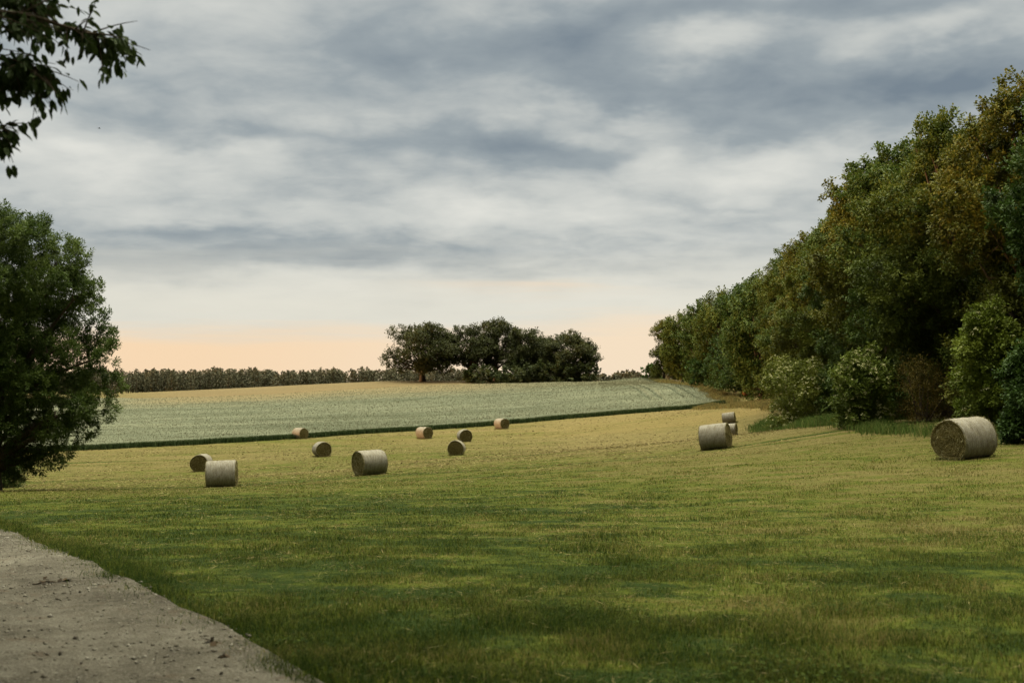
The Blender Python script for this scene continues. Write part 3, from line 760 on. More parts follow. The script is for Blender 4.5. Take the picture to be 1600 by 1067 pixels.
def lobes_on(r, main, n, rmin, rmax, zlo=-1, squash=1.0):
    """main (c, radii) ellipsoid + n smaller lobes on its surface"""
    c, R = np.array(main[0], float), np.array(main[1], float)
    L = [(c, R * .80)]
    k = 0
    while k < n:
        u = unit(r.normal(size=3))
        if u[2] < zlo: continue
        q = c + u * R * r.uniform(.72, .95); rr = r.uniform(rmin, rmax)
        L.append((q, np.array([rr, rr, rr * squash * r.uniform(.75, 1.0)]))); k += 1
    return L
def foliage(r, lobes, n_leaf, leaf_l, leaf_w, sprig=.45, per=26, droop=.25, zmin=None, shell=.55, updir=.7, outd=.9):
    """leaf clumps over the lobes: each clump is a sprig of `per` leaves round a short twig axis"""
    area = np.array([(q[0] * q[1] + q[0] * q[2] + q[1] * q[2]) for _, q in lobes]); pr = area / area.sum()
    nc = n_leaf // per
    w_ = r.choice(len(lobes), nc, p=pr)
    C = np.array([c for c, _ in lobes])[w_]; Rr = np.array([q for _, q in lobes])[w_]
    u = unit(r.normal(size=(nc, 3)))
    rad_ = (1 - (1 - shell) * r.random(nc) ** 1.6) * r.uniform(.9, 1.12, nc)
    P = C + u * Rr * rad_[:, None]
    inner = np.zeros(nc, bool)
    for c, q in lobes:                                   # drop most clumps buried deep inside another lobe
        dd = (((P - c) / (q * .62)) ** 2).sum(1) < 1
        inner |= dd
    keep = ~inner | (r.random(nc) < .18)
    if zmin is not None: keep &= P[:, 2] > zmin
    P, u = P[keep], u[keep]; nc = len(P)
    axis = unit(u * outd + [0, 0, .25] + r.normal(0, .45, (nc, 3)))
    s = np.repeat(np.arange(nc), per); n = len(s)
    tpos = r.random(n)
    sl = r.uniform(.6, 1.35, nc)[s] * sprig
    off = unit(r.normal(size=(n, 3))) * (sprig * .42 * r.random(n)[:, None] ** .5)
    pos = P[s] + axis[s] * (sl * (tpos - .3))[:, None] + off
    la = unit(axis[s] * .7 + unit(off) * .9 + r.normal(0, .35, (n, 3)) - [0, 0, droop])
    nr = unit(unit(off) * .35 + u[s] * .45 + [0, 0, updir] + r.normal(0, .35, (n, 3)))
    mb = MB()
    leaves(mb, pos, la, nr, leaf_l * r.uniform(.7, 1.3, n), leaf_w * r.uniform(.7, 1.3, n))
    return mb
def limbs(r, lobes, height, base_r, fork=.3, lean=(0, 0), maxn=16, roots=True):
    mb = MB()
    top = np.array([lean[0], lean[1], height * .86])
    tt = np.linspace(0, 1, 12)
    wob = np.c_[np.sin(tt * 5 + r.uniform(0, 6)) * .15, np.cos(tt * 4 + r.uniform(0, 6)) * .15, tt * 0] * tt[:, None]
    trunk = tt[:, None] * top + wob; trunk[0, 2] = -.25
    rr = base_r * (1 - tt) ** .75 * .95 + .03; rr[0] *= 1.45; rr[1] *= 1.08
    mb.tube(trunk, rr, 12)
    order = r.permutation(len(lobes) - 1)[:maxn] + 1 if len(lobes) > 1 else []
    for k in order:
        q = lobes[k][0]
        f = np.clip((q[2] / (height * .86)) * r.uniform(.35, .7), fork * .7, .85)
        st = np.array([np.interp(f, tt, trunk[:, a_]) for a_ in range(3)])
        s = np.linspace(0, 1, 8)[:, None]
        midp = st * .5 + q * .5 + [0, 0, .10 * np.linalg.norm(q - st)]
        pts = st * (1 - s) ** 2 + 2 * midp * s * (1 - s) + q * s ** 2
        pts += r.normal(0, .05, pts.shape) * s
        b0 = np.interp(f, tt, rr) * .55
        mb.tube(pts, b0 * (1 - s[:, 0]) ** .8 + .018, 7)
        for _ in range(3):
            a_ = r.integers(3, 7); e_ = pts[a_] + unit(r.normal(size=3) + [0, 0, .3]) * lobes[k][1][0] * r.uniform(.6, 1.0)
            pp = np.linspace(0, 1, 5)[:, None]
            mb.tube(pts[a_] * (1 - pp) + e_ * pp + [0, 0, .2] * pp * (1 - pp), (b0 * .32) * (1 - pp[:, 0]) + .012, 5)
    return mb

# ---- trees along the edge of the wood (right)
def edge_tree_mesh(seed, H=16.0, W=4.8, nleaf=145000, L=.16, Wd=.12, per=44, sprig=.52):
    r = np.random.default_rng(seed)
    main = ((0, 0, H * .58), (W * .80, W * .80, H * .39))
    lobes = lobes_on(r, main, 36, .85, 2.0, -.95, .62)
    lobes[0] = (lobes[0][0], np.array(main[1]) * .55)
    for k in range(24):  # leading shoots that break the outline
        a = r.uniform(0, 2 * pi); rr = r.uniform(0, W * .7)
        lobes.append((np.array([np.cos(a) * rr, np.sin(a) * rr, H * (1.01 - .17 * (rr / W) ** 2 - r.uniform(0, .08))]), np.array([.42, .42, .75]) * r.uniform(.7, 1.3)))
    for k in range(11):  # skirts near the ground
        a = r.uniform(0, 2 * pi); rr = W * r.uniform(.25, .66)
        lobes.append((np.array([np.cos(a) * rr, np.sin(a) * rr, H * r.uniform(.08, .30)]), np.array([1.2, 1.2, .9]) * r.uniform(.7, 1.3)))
    sub = []
    for c, R in lobes[1:]:           # bunches of leaves over every bough
        for _ in range(3):
            u = unit(r.normal(size=3) + [0, 0, .25]); rr = R[0] * r.uniform(.35, .6)
            sub.append((c + u * R * .9, np.array([rr, rr, rr * .55])))
    cr = foliage(r, lobes + sub, nleaf, L, Wd, sprig, per, zmin=.3, shell=.72)
    tk = limbs(r, lobes, H, .30, .18, (r.uniform(-.6, .6), r.uniform(-.6, .6)), 20)
    return cr.mesh('edge_tree_crown', [m_leaf]), tk.mesh('edge_tree_trunk', [m_bark], True), H
EDGE = [edge_tree_mesh(s, H=Hh, W=Ww) for s, Hh, Ww in ((101, 16.5, 4.9), (102, 15.5, 5.2), (103, 16.0, 4.4), (104, 14.5, 4.8))]
EDGE_FAR = [edge_tree_mesh(s, 15.5, 4.9, 34000, .30, .23, 18, .7) for s in (111, 112, 113)]
def plant_tree(kindmesh, x, y, scale, rot, col, label, cat='tree', group=None, name='woodland_tree', red=False, sz=None):
    cr, tk, H = kindmesh
    o = thing(name, label, cat, (x, y, gz(x, y) - .03), rot, group)
    o.scale = (scale, scale, sz or scale)
    c = link('crown', cr, o); c.color = tuple(col) + (1,)
    k = link('trunk', tk, o)
    if red:
        k.data = tk.copy(); k.data.materials[0] = m_redbark
    return o
GRN = (1.0, 1.0, 1.0); SUN_OLV = (1.24, 1.06, .88); SUN_BRN = (1.45, 1.03, .80); DRK = (.68, .80, .85); LIT = (1.25, 1.3, 1.1); BLU = (.75, .95, 1.15)  # brown and olive tints put the low sun's gold into leaf colour
WOOD = 'trees along the edge of the wood'
ROW = [  # y along the wood, set-back, kind, scale, tint, label
    (40.0, 6.2, 0, .95, GRN, 'tree at the very right rim, only its left boughs showing above the nearest bale'),
    (47.5, 5.6, 1, .99, DRK, 'dark green tree rising behind the nearest straw bale at the right rim'),
    (54.5, 5.4, 2, .99, SUN_BRN, 'tallest tree of the wood edge in view, brownish sun-tinted top reaching highest at the right'),
    (62.0, 4.8, 0, .97, SUN_OLV, 'olive sun-tinted tree behind the brown twiggy bush'),
    (70.0, 5.0, 3, 1.10, GRN, 'deep green tree with a dark hollow below it, left of the brown twiggy bush'),
    (78.5, 4.4, 1, 1.02, SUN_BRN, 'rusty sun-tinted tree with a thin shoot jutting above the skyline behind the second flowering elder'),
    (88.0, 4.6, 2, .99, GRN, 'green tree standing in the gap between the two flowering elders'),
    (98.0, 4.4, 0, .96, SUN_OLV, 'golden olive sun-tinted tree directly behind the wider flowering elder'),
    (110.0, 4.4, 3, 1.04, SUN_BRN, 'brown sun-tinted tree just left of the wider flowering elder'),
    (123.0, 4.4, 1, .95, GRN, 'green tree above the round dark bush'),
    (138.0, 4.4, 2, .92, SUN_OLV, 'olive sun-tinted tree rising above the left side of the round dark bush'),
]
k = 0
for (y, sb, kind, sc, tint, label) in ROW:
    x = float(edge_x(y)) + sb + .5
    plant_tree(EDGE[kind], x, y, sc * float(np.interp(y, [60, 80, 110, 140], [1.0, 1.12, 1.20, 1.20])), k * 1.7 + .4, tint, label, group=WOOD); k += 1
ROWF = [
    (154.0, 4.0, 0, .92, GRN, 'green tree of the wood edge, sixth from its far end', False),
    (172.0, 4.0, 1, .92, DRK, 'dark tree of the wood edge with a reddish trunk showing at its foot', True),
    (191.0, 3.6, 2, .92, SUN_OLV, 'olive sun-tinted tree of the wood edge, fourth from its far end, behind the curved wheel tracks', False),
    (213.0, 3.2, 0, .90, GRN, 'green tree of the wood edge, third from its far end', False),
    (240.0, 2.8, 2, .87, SUN_OLV, 'olive green sun-tinted tree of the wood edge next to the last rounded brown one', False),
    (270.0, 2.2, 1, .82, SUN_BRN, 'brownish sun-tinted rounded tree ending the wood edge at its far left', False),
]
for (y, sb, kind, sc, tint, label, red) in ROWF:
    x = float(edge_x(y)) + sb - .4
    plant_tree(EDGE_FAR[kind], x, y, sc * float(np.interp(y, [150, 200], [1.20, 1.10])), k * 1.7, tint, label, group=WOOD, red=red); k += 1
for i_, y in enumerate(np.r_[34:60:7.0, 60:160:10.5, 160:290:19]):        # second row
    x = float(edge_x(y)) + 12.5 + 2 * math.sin(y)
    plant_tree(EDGE_FAR[i_ % 3], x, float(y), 1.0 + .08 * math.sin(y * 2.3), i_ * 2.1, (GRN, SUN_OLV, DRK)[i_ % 3],
               'tree in the second row of the wood, behind the trees of its edge', group='trees standing inside the wood')
for i_, y in enumerate(np.r_[38:170:14.0]):
    x = float(edge_x(y)) + 21 + 2 * math.sin(y * 1.7)
    plant_tree(EDGE_FAR[(i_ + 1) % 3], x, float(y), 1.04, i_ * 1.3, (DRK, GRN)[i_ % 2],
               'tree in the second row of the wood, behind the trees of its edge', group='trees standing inside the wood')

SHADEROW = 'unseen trees added along the left to shade the near field'
for i_, y in enumerate(np.arange(-34, 113, 6.1)):  # unseen row added so only the wood's tops catch the low sun
    plant_tree(EDGE_FAR[i_ % 3], -64 - 2.5 * math.sin(i_ * 1.9), float(y), 1.36 + .12 * math.sin(i_ * 2.7), i_ * 1.1, (GRN, DRK, SUN_OLV)[i_ % 3],
               'tall unseen tree added far out on the left to shade the meadow', group=SHADEROW)

# ---- shrubs
def shrub(px, py, wpx, hpx, seed, mat, col, name, label, nleaf=26000, L=.13, Wd=.085, blossoms=0, setback=0.0, cat='shrub', group=None, sprig=.35, lobn=16, lrange=(.22, .42), d=None):
    r = np.random.default_rng(seed)
    q = ray_ground(px, py) if d is None else at(px, py, d)
    q = q * np.array([(q[1] + setback) / q[1], (q[1] + setback) / q[1], 1]); q[2] = gz(q[0], q[1])
    Wm = wpx / F * q[1]; Hm = hpx / F * q[1]
    main = ((0, 0, Hm * .50), (Wm * .42, Wm * .40, Hm * .46))
    lobes = lobes_on(r, main, lobn, Wm * lrange[0] * .5, Wm * lrange[1] * .5, -.9)
    for _ in range(12):              # uneven shoots over the top and flanks
        a = r.uniform(0, 2 * pi); q_ = r.uniform(.1, .52); f_ = r.uniform(.05, .13)
        lobes.append((np.array([np.cos(a) * Wm * q_, np.sin(a) * Wm * q_, Hm * (1.04 - 1.5 * q_ * q_ - r.uniform(0, .22))]), np.array([Wm * f_, Wm * f_, Wm * f_ * 1.5])))
    for _ in range(5):
        a = r.uniform(0, 2 * pi)
        lobes.append((np.array([np.cos(a) * Wm * .33, np.sin(a) * Wm * .33, Hm * .14]), np.array([Wm * .16, Wm * .16, Hm * .14])))
    o = thing(name, label, cat, (q[0], q[1], q[2] - .02), 0, group)
    cr = link('foliage', foliage(r, lobes, nleaf, L, Wd, sprig, 22, zmin=.02).mesh(name + '_foliage', [mat]), o); cr.color = tuple(col) + (1,)
    mb = MB()
    for _ in range(9):
        e = lobes[r.integers(1, len(lobes))][0]; s = np.linspace(0, 1, 6)[:, None]
        b0 = np.array([r.uniform(-.25, .25), r.uniform(-.25, .25), -.1])
        mb.tube(b0 * (1 - s) + e * s + [0, 0, .3] * s * (1 - s), .045 * (1 - s[:, 0]) + .012, 6)
    link('stem', mb.mesh(name + '_stem', [m_bark], True), o)
    if blossoms:
        bm_ = MB(); pts = []
        while len(pts) < blossoms:
            c, R = lobes[r.integers(0, len(lobes))]
            u = unit(r.normal(size=3) + np.array([-.3, -.5, .35])); p = c + u * R * 1.05
            if all((((p - c2) / (R2 * .97)) ** 2).sum() > 1 for c2, R2 in lobes) and p[2] > .4: pts.append((p, u))
        for p, u in pts:                                   # flat umbels made of small florets
            n = 16; nr = unit(u + np.array([0, 0, .8])); t1 = unit(np.cross(nr, [.3, .9, .2])); t2 = np.cross(nr, t1)
            rr = r.uniform(.06, .11) * np.sqrt(r.random(n)); aa = r.uniform(0, 2 * pi, n)
            P = p + t1 * (np.cos(aa) * rr)[:, None] + t2 * (np.sin(aa) * rr)[:, None] + nr * .06
            leaves(bm_, P, rand_unit(n, r), np.tile(nr, (n, 1)), .055, .05, .0)
        link('blossoms', bm_.mesh(name + '_blossoms', [m_blossom]), o)['kind'] = 'stuff'
    return o
shrub(1150, 614, 118, 68, 201, m_leaf, DRK, 'shrub', 'round dark green bush at the foot of the wood beside the dry grass', 22000, .2, .14, lobn=14)
shrub(1247, 644, 116, 112, 202, m_shrub, (1.0, 1.0, .9), 'elder_bush', 'wide elder bush covered in cream blossom, left of the other elders', 40000, blossoms=420, d=90)
shrub(1350, 662, 92, 118, 203, m_shrub, (.85, .95, .9), 'elder_bush', 'narrow upright elder in cream blossom between the tall grass and the brown bush', 32000, blossoms=260, setback=-2)
shrub(1442, 659, 104, 92, 204, m_shrub, (.95, .60, .75), 'twiggy_bush', 'brownish thin leaved bush between the narrow elder and the bright green shrub', 12000, .085, .05, sprig=.5)
shrub(1548, 682, 110, 195, 205, m_shrub, (1.05, 1.15, .95), 'elder_bush', 'tall bright green elder with sparse cream blossom rising behind the nearest bale', 42000, blossoms=70, setback=2)
shrub(1612, 692, 85, 150, 206, m_leaf, DRK, 'shrub', 'dark shrub at the right rim of the photo beside the nearest bale', 26000)
shrub(1103, 606, 58, 46, 207, m_leaf, BLU, 'shrub', 'low bluish bush at the wood edge above the end of the grain field', 12000, .28, .2)
shrub(1300, 648, 60, 70, 208, m_leaf, DRK, 'shrub', 'dark leafy shrub in the shady gap between the wide and the narrow elder', 14000, setback=4)
shrub(1398, 656, 50, 52, 209, m_leaf, LIT, 'shrub', 'small fresh green shrub squeezed between the narrow elder and the brown bush', 10000, setback=1)
shrub(1020, 593, 34, 24, 210, m_leaf, BLU, 'shrub', 'low bush at the far left foot of the wood, against the end of the grain', 5000, .4, .3, d=284)

# ---- big willow at the left
def willow():
    r = np.random.default_rng(301)
    q = ray_ground(-12, 768); s = q[1] / F
    base = np.array([q[0], q[1], q[2]])
    o = thing('willow_tree', 'big bushy green willow hanging low over the meadow at the left rim', 'tree', (base[0], base[1], base[2] - .05))
    def lp(px, py, dy=0.0): return np.array([(px + 12) * s, dy, (768 - py) * s])
    lobes = []
    for (px, py, rx, rz) in [(20, 372, 40, 48), (72, 392, 34, 40), (-50, 380, 60, 60), (112, 405, 24, 28), (88, 452, 42, 38), (20, 455, 46, 44), (128, 455, 16, 22),
                             (45, 510, 48, 42), (135, 498, 24, 26), (100, 545, 38, 34), (158, 530, 18, 20), (166, 555, 22, 24), (10, 570, 48, 44), (140, 590, 26, 24), (168, 600, 20, 22),
                             (75, 605, 42, 36), (138, 640, 30, 26), (30, 655, 44, 36), (100, 668, 30, 28), (70, 700, 20, 22), (28, 708, 26, 18), (100, 705, 14, 18), (-50, 500, 70, 60),
                             (-80, 600, 70, 60), (-60, 680, 60, 40), (-110, 440, 60, 70), (5, 735, 18, 12), (60, 350, 20, 22), (0, 345, 22, 26), (60, 726, 24, 13), (92, 722, 16, 15), (30, 738, 18, 10)]:
        for dy in (-2.4, 0.4, 3.0) if rx > 40 else ((-1.4, 1.6) if rx > 28 else (r.uniform(-.6, .8),)):
            lobes.append((lp(px + r.uniform(-4, 4), py + r.uniform(-4, 4), dy + r.uniform(-.5, .5)), np.array([rx * s, rx * s, rz * s]) * .78))
    sub = []
    for c, R in lobes:
        for _ in range(7):
            u = unit(r.normal(size=3) + [0, 0, .15]); rr = r.uniform(.26, .46) * R[0]
            sub.append((c + u * R * .92, np.array([rr, rr, rr * 1.15])))
    allb = lobes + sub
    fol = foliage(r, allb, 380000, .15, .055, .30, 36, droop=0.0, zmin=.7, shell=.80, updir=.9, outd=1.0)
    link('crown', fol.mesh('willow_crown', [m_willow]), o)
    tk = limbs(r, [lobes[0]] + lobes[3:50], 11.0, .34, .12, (.3, .4), 24)
    link('trunk', tk.mesh('willow_trunk', [m_bark], True), o)
willow()
shrub(4, 762, 66, 56, 302, m_willow, (.8, .85, .9), 'shrub', 'small dark shrub under the willow at the left rim', 16000, .12, .04, sprig=.4)

# ---- grove of old oaks on the crest
def oak(px, base_py, x0, x1, top_py, trunk_px, seed, label, red=False, d=262, low=None, dy=0, nleaf=15000, flat=1.0):
    r = np.random.default_rng(seed)
    q = at(px, base_py, d + dy); q[2] = gz(q[0], q[1]); s = (d + dy) / F
    H = (base_py - top_py) * s; Wl = (px - x0) * s; Wr = (x1 - px) * s
    cx = (Wr - Wl) / 2; Wx = (Wl + Wr) / 2
    zb = H * (low if low is not None else .16)
    main = ((cx, 0, (H + zb) / 2), (Wx * .92, Wx * .86, (H - zb) / 2 * .92))
    lobes = lobes_on(r, main, 40, Wx * .14, Wx * .28, -.8, .7)
    lobes[0] = (lobes[0][0], lobes[0][1] * .9)
    o = thing('oak_tree', label, 'tree', (q[0], q[1], q[2] - .05), 0, 'old oaks of the grove on the crest')
    link('crown', foliage(r, lobes, int(nleaf * 1.9), .32, .25, .75, 14, shell=.5, zmin=.8).mesh('oak_crown', [m_oak]), o)
    tk = limbs(r, lobes, H * .8, trunk_px * s / 2, .22, (cx * .3, 0), 22)
    link('trunk', tk.mesh('oak_trunk', [m_redbark if red else m_bark], True), o)
oak(660, 596, 596, 722, 502, 9, 401, 'broad spreading oak at the left end of the grove with a clear short trunk', low=.05, nleaf=27000)
oak(734, 598, 684, 776, 507, 8, 402, 'second oak from the left in the grove, sun-reddened trunk below', True, dy=3)
oak(775, 598, 734, 818, 499, 8, 403, 'tallest oak in the middle of the grove', low=.1, dy=8)
oak(818, 598, 782, 858, 510, 8, 404, 'rounded oak just right of the tallest in the grove', dy=2, low=.08)
oak(853, 598, 818, 892, 520, 7, 405, 'lower oak filling the dip before the last tree of the grove', dy=10, low=.05, nleaf=11000)
oak(890, 599, 844, 934, 516, 8, 406, 'wide oak at the right end of the grove, foliage down to the ground', dy=-2, low=.03, nleaf=18000)
shrub(756, 599, 60, 20, 411, m_oak, (.9, 1, 1), 'shrub', 'dark low scrub under the grove between the second and third oak', 3500, .5, .4, sprig=.8, d=258)
shrub(812, 599, 66, 26, 412, m_oak, (.9, 1, 1), 'shrub', 'dark low scrub under the middle of the grove', 4500, .5, .4, sprig=.8, d=258)
shrub(860, 600, 70, 30, 414, m_oak, (.9, 1, 1), 'shrub', 'dark low scrub between the rounded oak and the rightmost oak of the grove', 5000, .5, .4, sprig=.8, d=257)
shrub(905, 600, 62, 30, 413, m_oak, (.9, 1, 1), 'shrub', 'dark low scrub under the rightmost oak of the grove', 4500, .5, .4, sprig=.8, d=258)

# ---- far wood on the horizon
def far_wood(x0, x1, y0, y1, hlo, hhi, n, seed, name, label, lw=1.0):
    r = np.random.default_rng(seed)
    mb = MB(); tb = MB()
    P = []; 
    for k in range(n):
        x = r.uniform(x0, x1); y = r.uniform(y0, y1); z = gz(x, y); H = r.uniform(hlo, hhi) * (.86 + .14 * vnoise(np.array([x * .05]), np.array([0.0]), seed)[0] + .20 * vnoise(np.array([x * .23]), np.array([0.0]), seed + 1)[0]); wd = r.uniform(1.7, 3.6)
        m_ = 210; u = unit(r.normal(size=(m_, 3))); rr = r.uniform(.55, 1.05, m_)
        tt = r.random(m_); prof = np.clip(np.sin(np.clip(tt * .86 + .14, 0, 1) * pi) ** .6, .1, 1)
        p = np.c_[x + u[:, 0] * wd * prof * rr, y + u[:, 1] * wd * prof * rr, z + H * (.10 + .90 * tt)]
        P.append(p)
        tb.tube(np.array([[x, y, z - .2], [x + .1, y, z + H * .5], [x, y, z + H * .9]]), np.array([.22, .16, .05]), 5)
    P = np.concatenate(P); m_ = len(P)
    leaves(mb, P, unit(r.normal(size=(m_, 3)) + [0, 0, .3]), unit(r.normal(size=(m_, 3)) + [0, -.2, .8]), lw * r.uniform(.7, 1.4, m_), lw * .75 * r.uniform(.7, 1.4, m_))
    o = link(name, mb.mesh(name, [m_woodfar])); tag(o, label, 'wood', kind='stuff')
    t_ = link('trunks', tb.mesh(name + '_trunks', [m_bark]), o); t_['kind'] = 'stuff'
    return o
far_wood(-330, -10, 485, 520, 8.2, 10.4, 900, 501, 'far_wood', 'long dark wood on the horizon beyond the grain field', .68)
far_wood(-20, 80, 500, 530, 7.0, 9.5, 150, 502, 'far_wood', 'lower far wood seen between the grove and the wood edge')
far_wood(48, 62, 330, 400, 6.5, 10.5, 40, 503, 'far_wood', 'hedge of far trees joining the end of the wood edge', 1.0)

# ---------------------------------------------------------------- overhanging tree beside the path (its boughs reach into the upper left)
def overhanging():
    r = np.random.default_rng(601)
    bx, by = -7.2, 4.0
    z0 = gz(bx, by)
    o = thing('overhanging_tree', 'near tree whose dark leafy boughs hang into the upper left corner', 'tree', (bx, by, z0 - .05))
    org = np.array([bx, by, z0 - .05])
    mb = MB(); lf = MB()
    tt = np.linspace(0, 1, 12); trunk = np.c_[np.sin(tt * 2) * .25, np.sin(tt * 3) * .2, tt * 6.8]; trunk[0, 2] = -.3
    rr = .24 * (1 - tt) ** .7 + .03; rr[0] *= 1.4
    mb.tube(trunk, rr, 14)
    def spray(path, nleaf, L=.074, W=.033, spread=.16, start=.15, side=6):
        """a bough with side twigs and alternate drooping leaves"""
        path = np.asarray(path, float); k = len(path)
        for _ in range(side):
            a_ = r.uniform(start, .98); i0 = a_ * (k - 1); b0 = np.array([np.interp(i0, range(k), path[:, c]) for c in range(3)])
            dirv_ = unit(path[min(k - 1, int(i0) + 1)] - path[max(0, int(i0) - 1)])
            e = b0 + unit(dirv_ * .8 + r.normal(0, .55, 3) - [0, 0, .35]) * r.uniform(.6, 1.5) * spread * 1.6
            s = np.linspace(0, 1, 5)[:, None]; tw = b0 * (1 - s) + e * s + [0, 0, .04] * s * (1 - s)
            mb.tube(tw, .004 * (1 - s[:, 0]) + .0016, 5)
            n = nleaf // side; q = r.uniform(.1, 1.05, n)[:, None]; P = b0 * (1 - q) + e * q + r.normal(0, .012, (n, 3))
            ax = unit(unit(e - b0) * .55 + r.normal(0, .5, (n, 3)) - [0, 0, .75])
            nr = unit(r.normal(0, .6, (n, 3)) + [0, -.5, .5])
            leaf6(P, ax, nr, L * .92 * r.uniform(.65, 1.15, n), W * r.uniform(.75, 1.2, n))
    def leaf6(P, ax, nr, L, W):
        """pointed oval leaf: six-sided outline folded along the midrib"""
        ax = unit(ax); sd_ = unit(np.cross(nr, ax)); nn = np.cross(ax, sd_); L = L[:, None]; W = W[:, None]
        sag = -np.array([0, 0, 1.0]) * L * .10
        a0 = P; a1 = P + ax * L * .30; a2 = P + ax * L * .68 + sag * .4; a3 = P + ax * L + sag
        l1 = a1 + sd_ * W * .46 + nn * W * .14; l2 = a2 + sd_ * W * .40 + nn * W * .14; r1 = a1 - sd_ * W * .46 + nn * W * .14; r2 = a2 - sd_ * W * .40 + nn * W * .14
        V = np.stack([a0, l1, l2, a3, r2, r1, a1, a2], 1).reshape(-1, 3); n = len(P); k8 = np.arange(n)[:, None] * 8
        lf.add(V, np.concatenate([k8 + np.array([[6, 7, 2, 1]]), k8 + np.array([[5, 4, 7, 6]])]), np.concatenate([k8 + np.array([[0, 6, 1]]), k8 + np.array([[0, 5, 6]]), k8 + np.array([[7, 3, 2]]), k8 + np.array([[4, 3, 7]])]))
    def bough(pix, nleaf, side, start_h, spread=.2, start=.15):
        pts = [at(px, py, d) - org for px, py, d in pix]
        st = np.array([np.interp(start_h, trunk[:, 2], trunk[:, c]) for c in range(3)])
        ctrl_ = np.array([st, st * .5 + pts[0] * .5 + [0, 0, .35]] + pts)
        s = np.linspace(0, len(ctrl_) - 1, 40); P = np.stack([np.interp(s, range(len(ctrl_)), ctrl_[:, c]) for c in range(3)], 1)
        for _ in range(3): P[1:-1] = (P[:-2] + P[1:-1] * 2 + P[2:]) / 4
        t_ = np.linspace(0, 1, 40); mb.tube(P, .026 * (1 - t_) ** 1.3 + .0025, 7)
        vis = P[int(40 * start):]
        spray(P[10:int(40 * start) - 4], nleaf, side=side, spread=spread * 1.6, start=.05)
        spray(vis, nleaf, side=side, spread=spread, start=.05)
    bough([(-60, 15, 6.0), (50, 25, 6.1), (100, 42, 6.2), (148, 55, 6.2), (186, 74, 6.3)], 250, 28, 3.5, .11, .62)
    bough([(-70, -10, 6.2), (15, -8, 6.3), (58, 12, 6.3)], 280, 30, 3.8, .16, .58)
    bough([(-60, 70, 6.0), (0, 92, 6.1), (40, 100, 6.1), (72, 112, 6.1)], 270, 30, 3.2, .13, .56)
    bough([(-60, 100, 6.2), (-16, 112, 6.2), (6, 122, 6.2)], 130, 14, 3.0, .10, .68)
    bough([(-80, 180, 6.0), (-35, 190, 6.0), (0, 200, 6.0)], 120, 12, 2.7, .10, .72)
    # the rest of the crown, out of view, spread wide to shade the foreground
    lob = []
    for _ in range(70):
        a = r.uniform(0, 2 * pi); q = r.uniform(.3, 1) * 7.0
        lob.append((np.array([np.cos(a) * q + 2.0, np.sin(a) * q + 1.0, r.uniform(4.8, 8.6)]), np.array([1.1, 1.1, .9]) * r.uniform(.7, 1.2)))
    lob = [(np.array([0, 0, 6.2]), np.array([2.6, 2.6, 2.0]))] + lob
    sub = limbs(r, lob, 8.0, .2, .3, (0, 0), 16)
    mb.V += sub.V; mb.Q += [q + mb.n for q in sub.Q]; mb.n += sub.n
    fo = foliage(r, lob, 190000, .11, .055, .4, 24, shell=.4)
    Vv = np.concatenate(fo.V).reshape(-1, 4, 3); wp = Vv[:, 0] + org
    # keep this mass clear of the view: nothing of it hangs where the photograph shows open sky
    u_ = wp[:, 0] / np.maximum(wp[:, 1], .1) * F + 800; v_ = 600 - (wp[:, 2] - EYE) / np.maximum(wp[:, 1], .1) * F
    ok = (wp[:, 1] < .3) | (u_ < -70) | (v_ < -70)
    Vv = Vv[ok]
    lf.add(Vv.reshape(-1, 3), np.arange(len(Vv) * 4).reshape(-1, 4))
    link('crown', lf.mesh('overhanging_crown', [m_near]), o)
    link('trunk', mb.mesh('overhanging_trunk', [m_bark], True), o)
overhanging()
plant_tree(EDGE_FAR[1], -2.6, -5.6, .80, .7, DRK, 'unseen tree added behind the photographer to shade the foreground', name='shade_tree')  # this tree and the next added out of view to darken the foreground
plant_tree(EDGE_FAR[2], -10.5, -3.0, .85, 2.7, GRN, 'unseen tree added left of the photographer to shade the foreground', name='shade_tree')

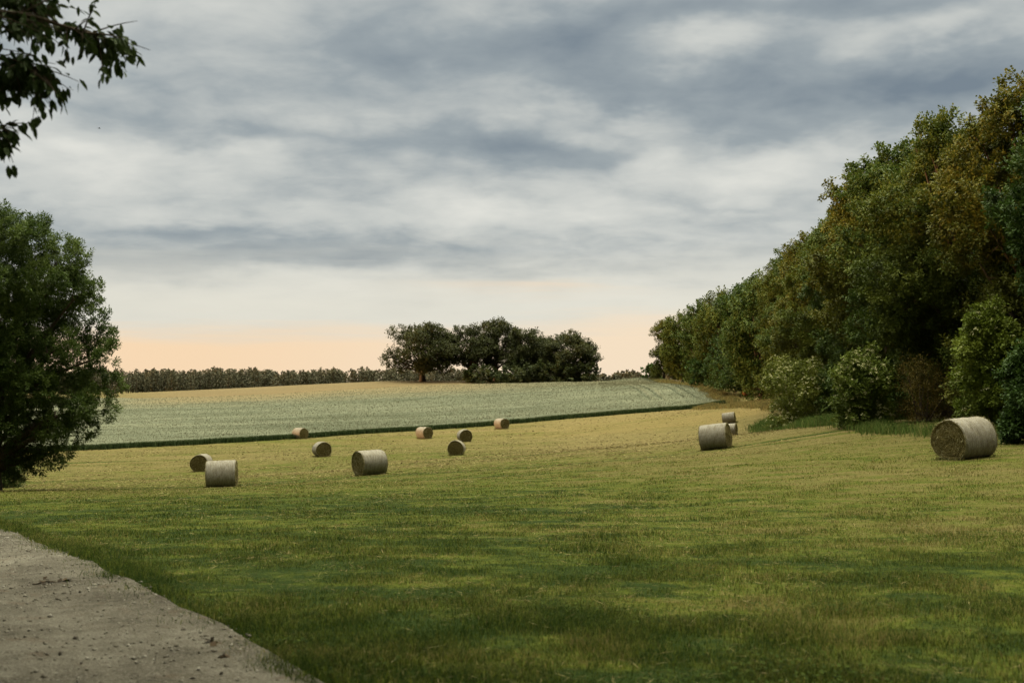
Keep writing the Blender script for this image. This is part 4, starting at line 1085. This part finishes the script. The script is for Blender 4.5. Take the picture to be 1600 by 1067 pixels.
# ---------------------------------------------------------------- small things
def bird():
    q = at(155, 201, 70)
    mb = MB(); k = 9; t_ = np.linspace(0, 1, k)
    pts = np.c_[(t_ - .5) * .17, t_ * 0, np.sin(t_ * pi) * .008]
    mb.tube(pts, .022 * np.sin(np.clip(t_ * .93 + .05, 0, 1) * pi) ** .7 + .001, 8)
    V = []; 
    for s_ in (-1, 1):
        mb.add([(.03, s_ * .012, .01), (-.02, s_ * .012, .01), (-.015, s_ * .08, .045), (.028, s_ * .07, .045), (-.055, s_ * .17, .03)], [[0, 1, 2, 3]], [[3, 2, 4]])
        mb.add([(-.07, 0, 0), (-.14, s_ * .028, 0), (-.105, s_ * .002, .002)], None, [[0, 1, 2]])
    mt, t, out = material('dark_plumage')
    t.l.new(principled(t, (.02, .022, .028), .6, .3), out.inputs[0])
    o = link('bird', mb.mesh('bird', [mt], True)); o.location = q; o.rotation_euler = (0, .1, .5)
    tag(o, 'tiny dark bird in flight in the sky over the willow', 'bird')
bird()

m_dead, t, out = material('dead_leaf_litter')
t.l.new(principled(t, t.ramp(t.new('ShaderNodeNewGeometry').outputs['Random Per Island'], [(0, (.018, .014, .010)), (1, (.06, .042, .026))]), .9, .1), out.inputs[0])
def litter(px, py, length, n, seed, label, ang=0.1):
    r = np.random.default_rng(seed); q = ray_ground(px, py)
    mb = MB(); s = np.linspace(-.5, .5, 8)
    mb.tube(np.c_[s * length, np.sin(s * 5) * .02, .03 + .01 * np.cos(s * 7)], np.full(8, .006), 6)
    P = np.c_[r.uniform(-.5, .5, n) * length, r.normal(0, .03, n), r.uniform(.03, .05, n)]
    leaves(mb, P, r.normal(size=(n, 3)) * [1, 1, .25], r.normal(0, .4, (n, 3)) + [0, 0, 1], .08 * r.uniform(.6, 1.2, n), .045)
    o = link('fallen_twig', mb.mesh('fallen_twig', [m_dead], False)); o.location = (q[0], q[1], q[2] + .022); o.rotation_euler = (0, 0, ang)
    tag(o, label, 'twig', 'fallen twigs on the path')
litter(75, 919, .26, 14, 701, 'dark fallen leafy twig lying on the sandy path near its left rim', .1)
litter(335, 1018, .09, 5, 702, 'small clump of dark dead leaves on the path close to the grass edge', .5)
litter(350, 1042, .07, 4, 703, 'brown leaf scrap lying nearest the lower end of the path edge', -.3)

if len([o for o in scene.objects if o.type == 'CAMERA']) != 1: raise RuntimeError('one camera expected')
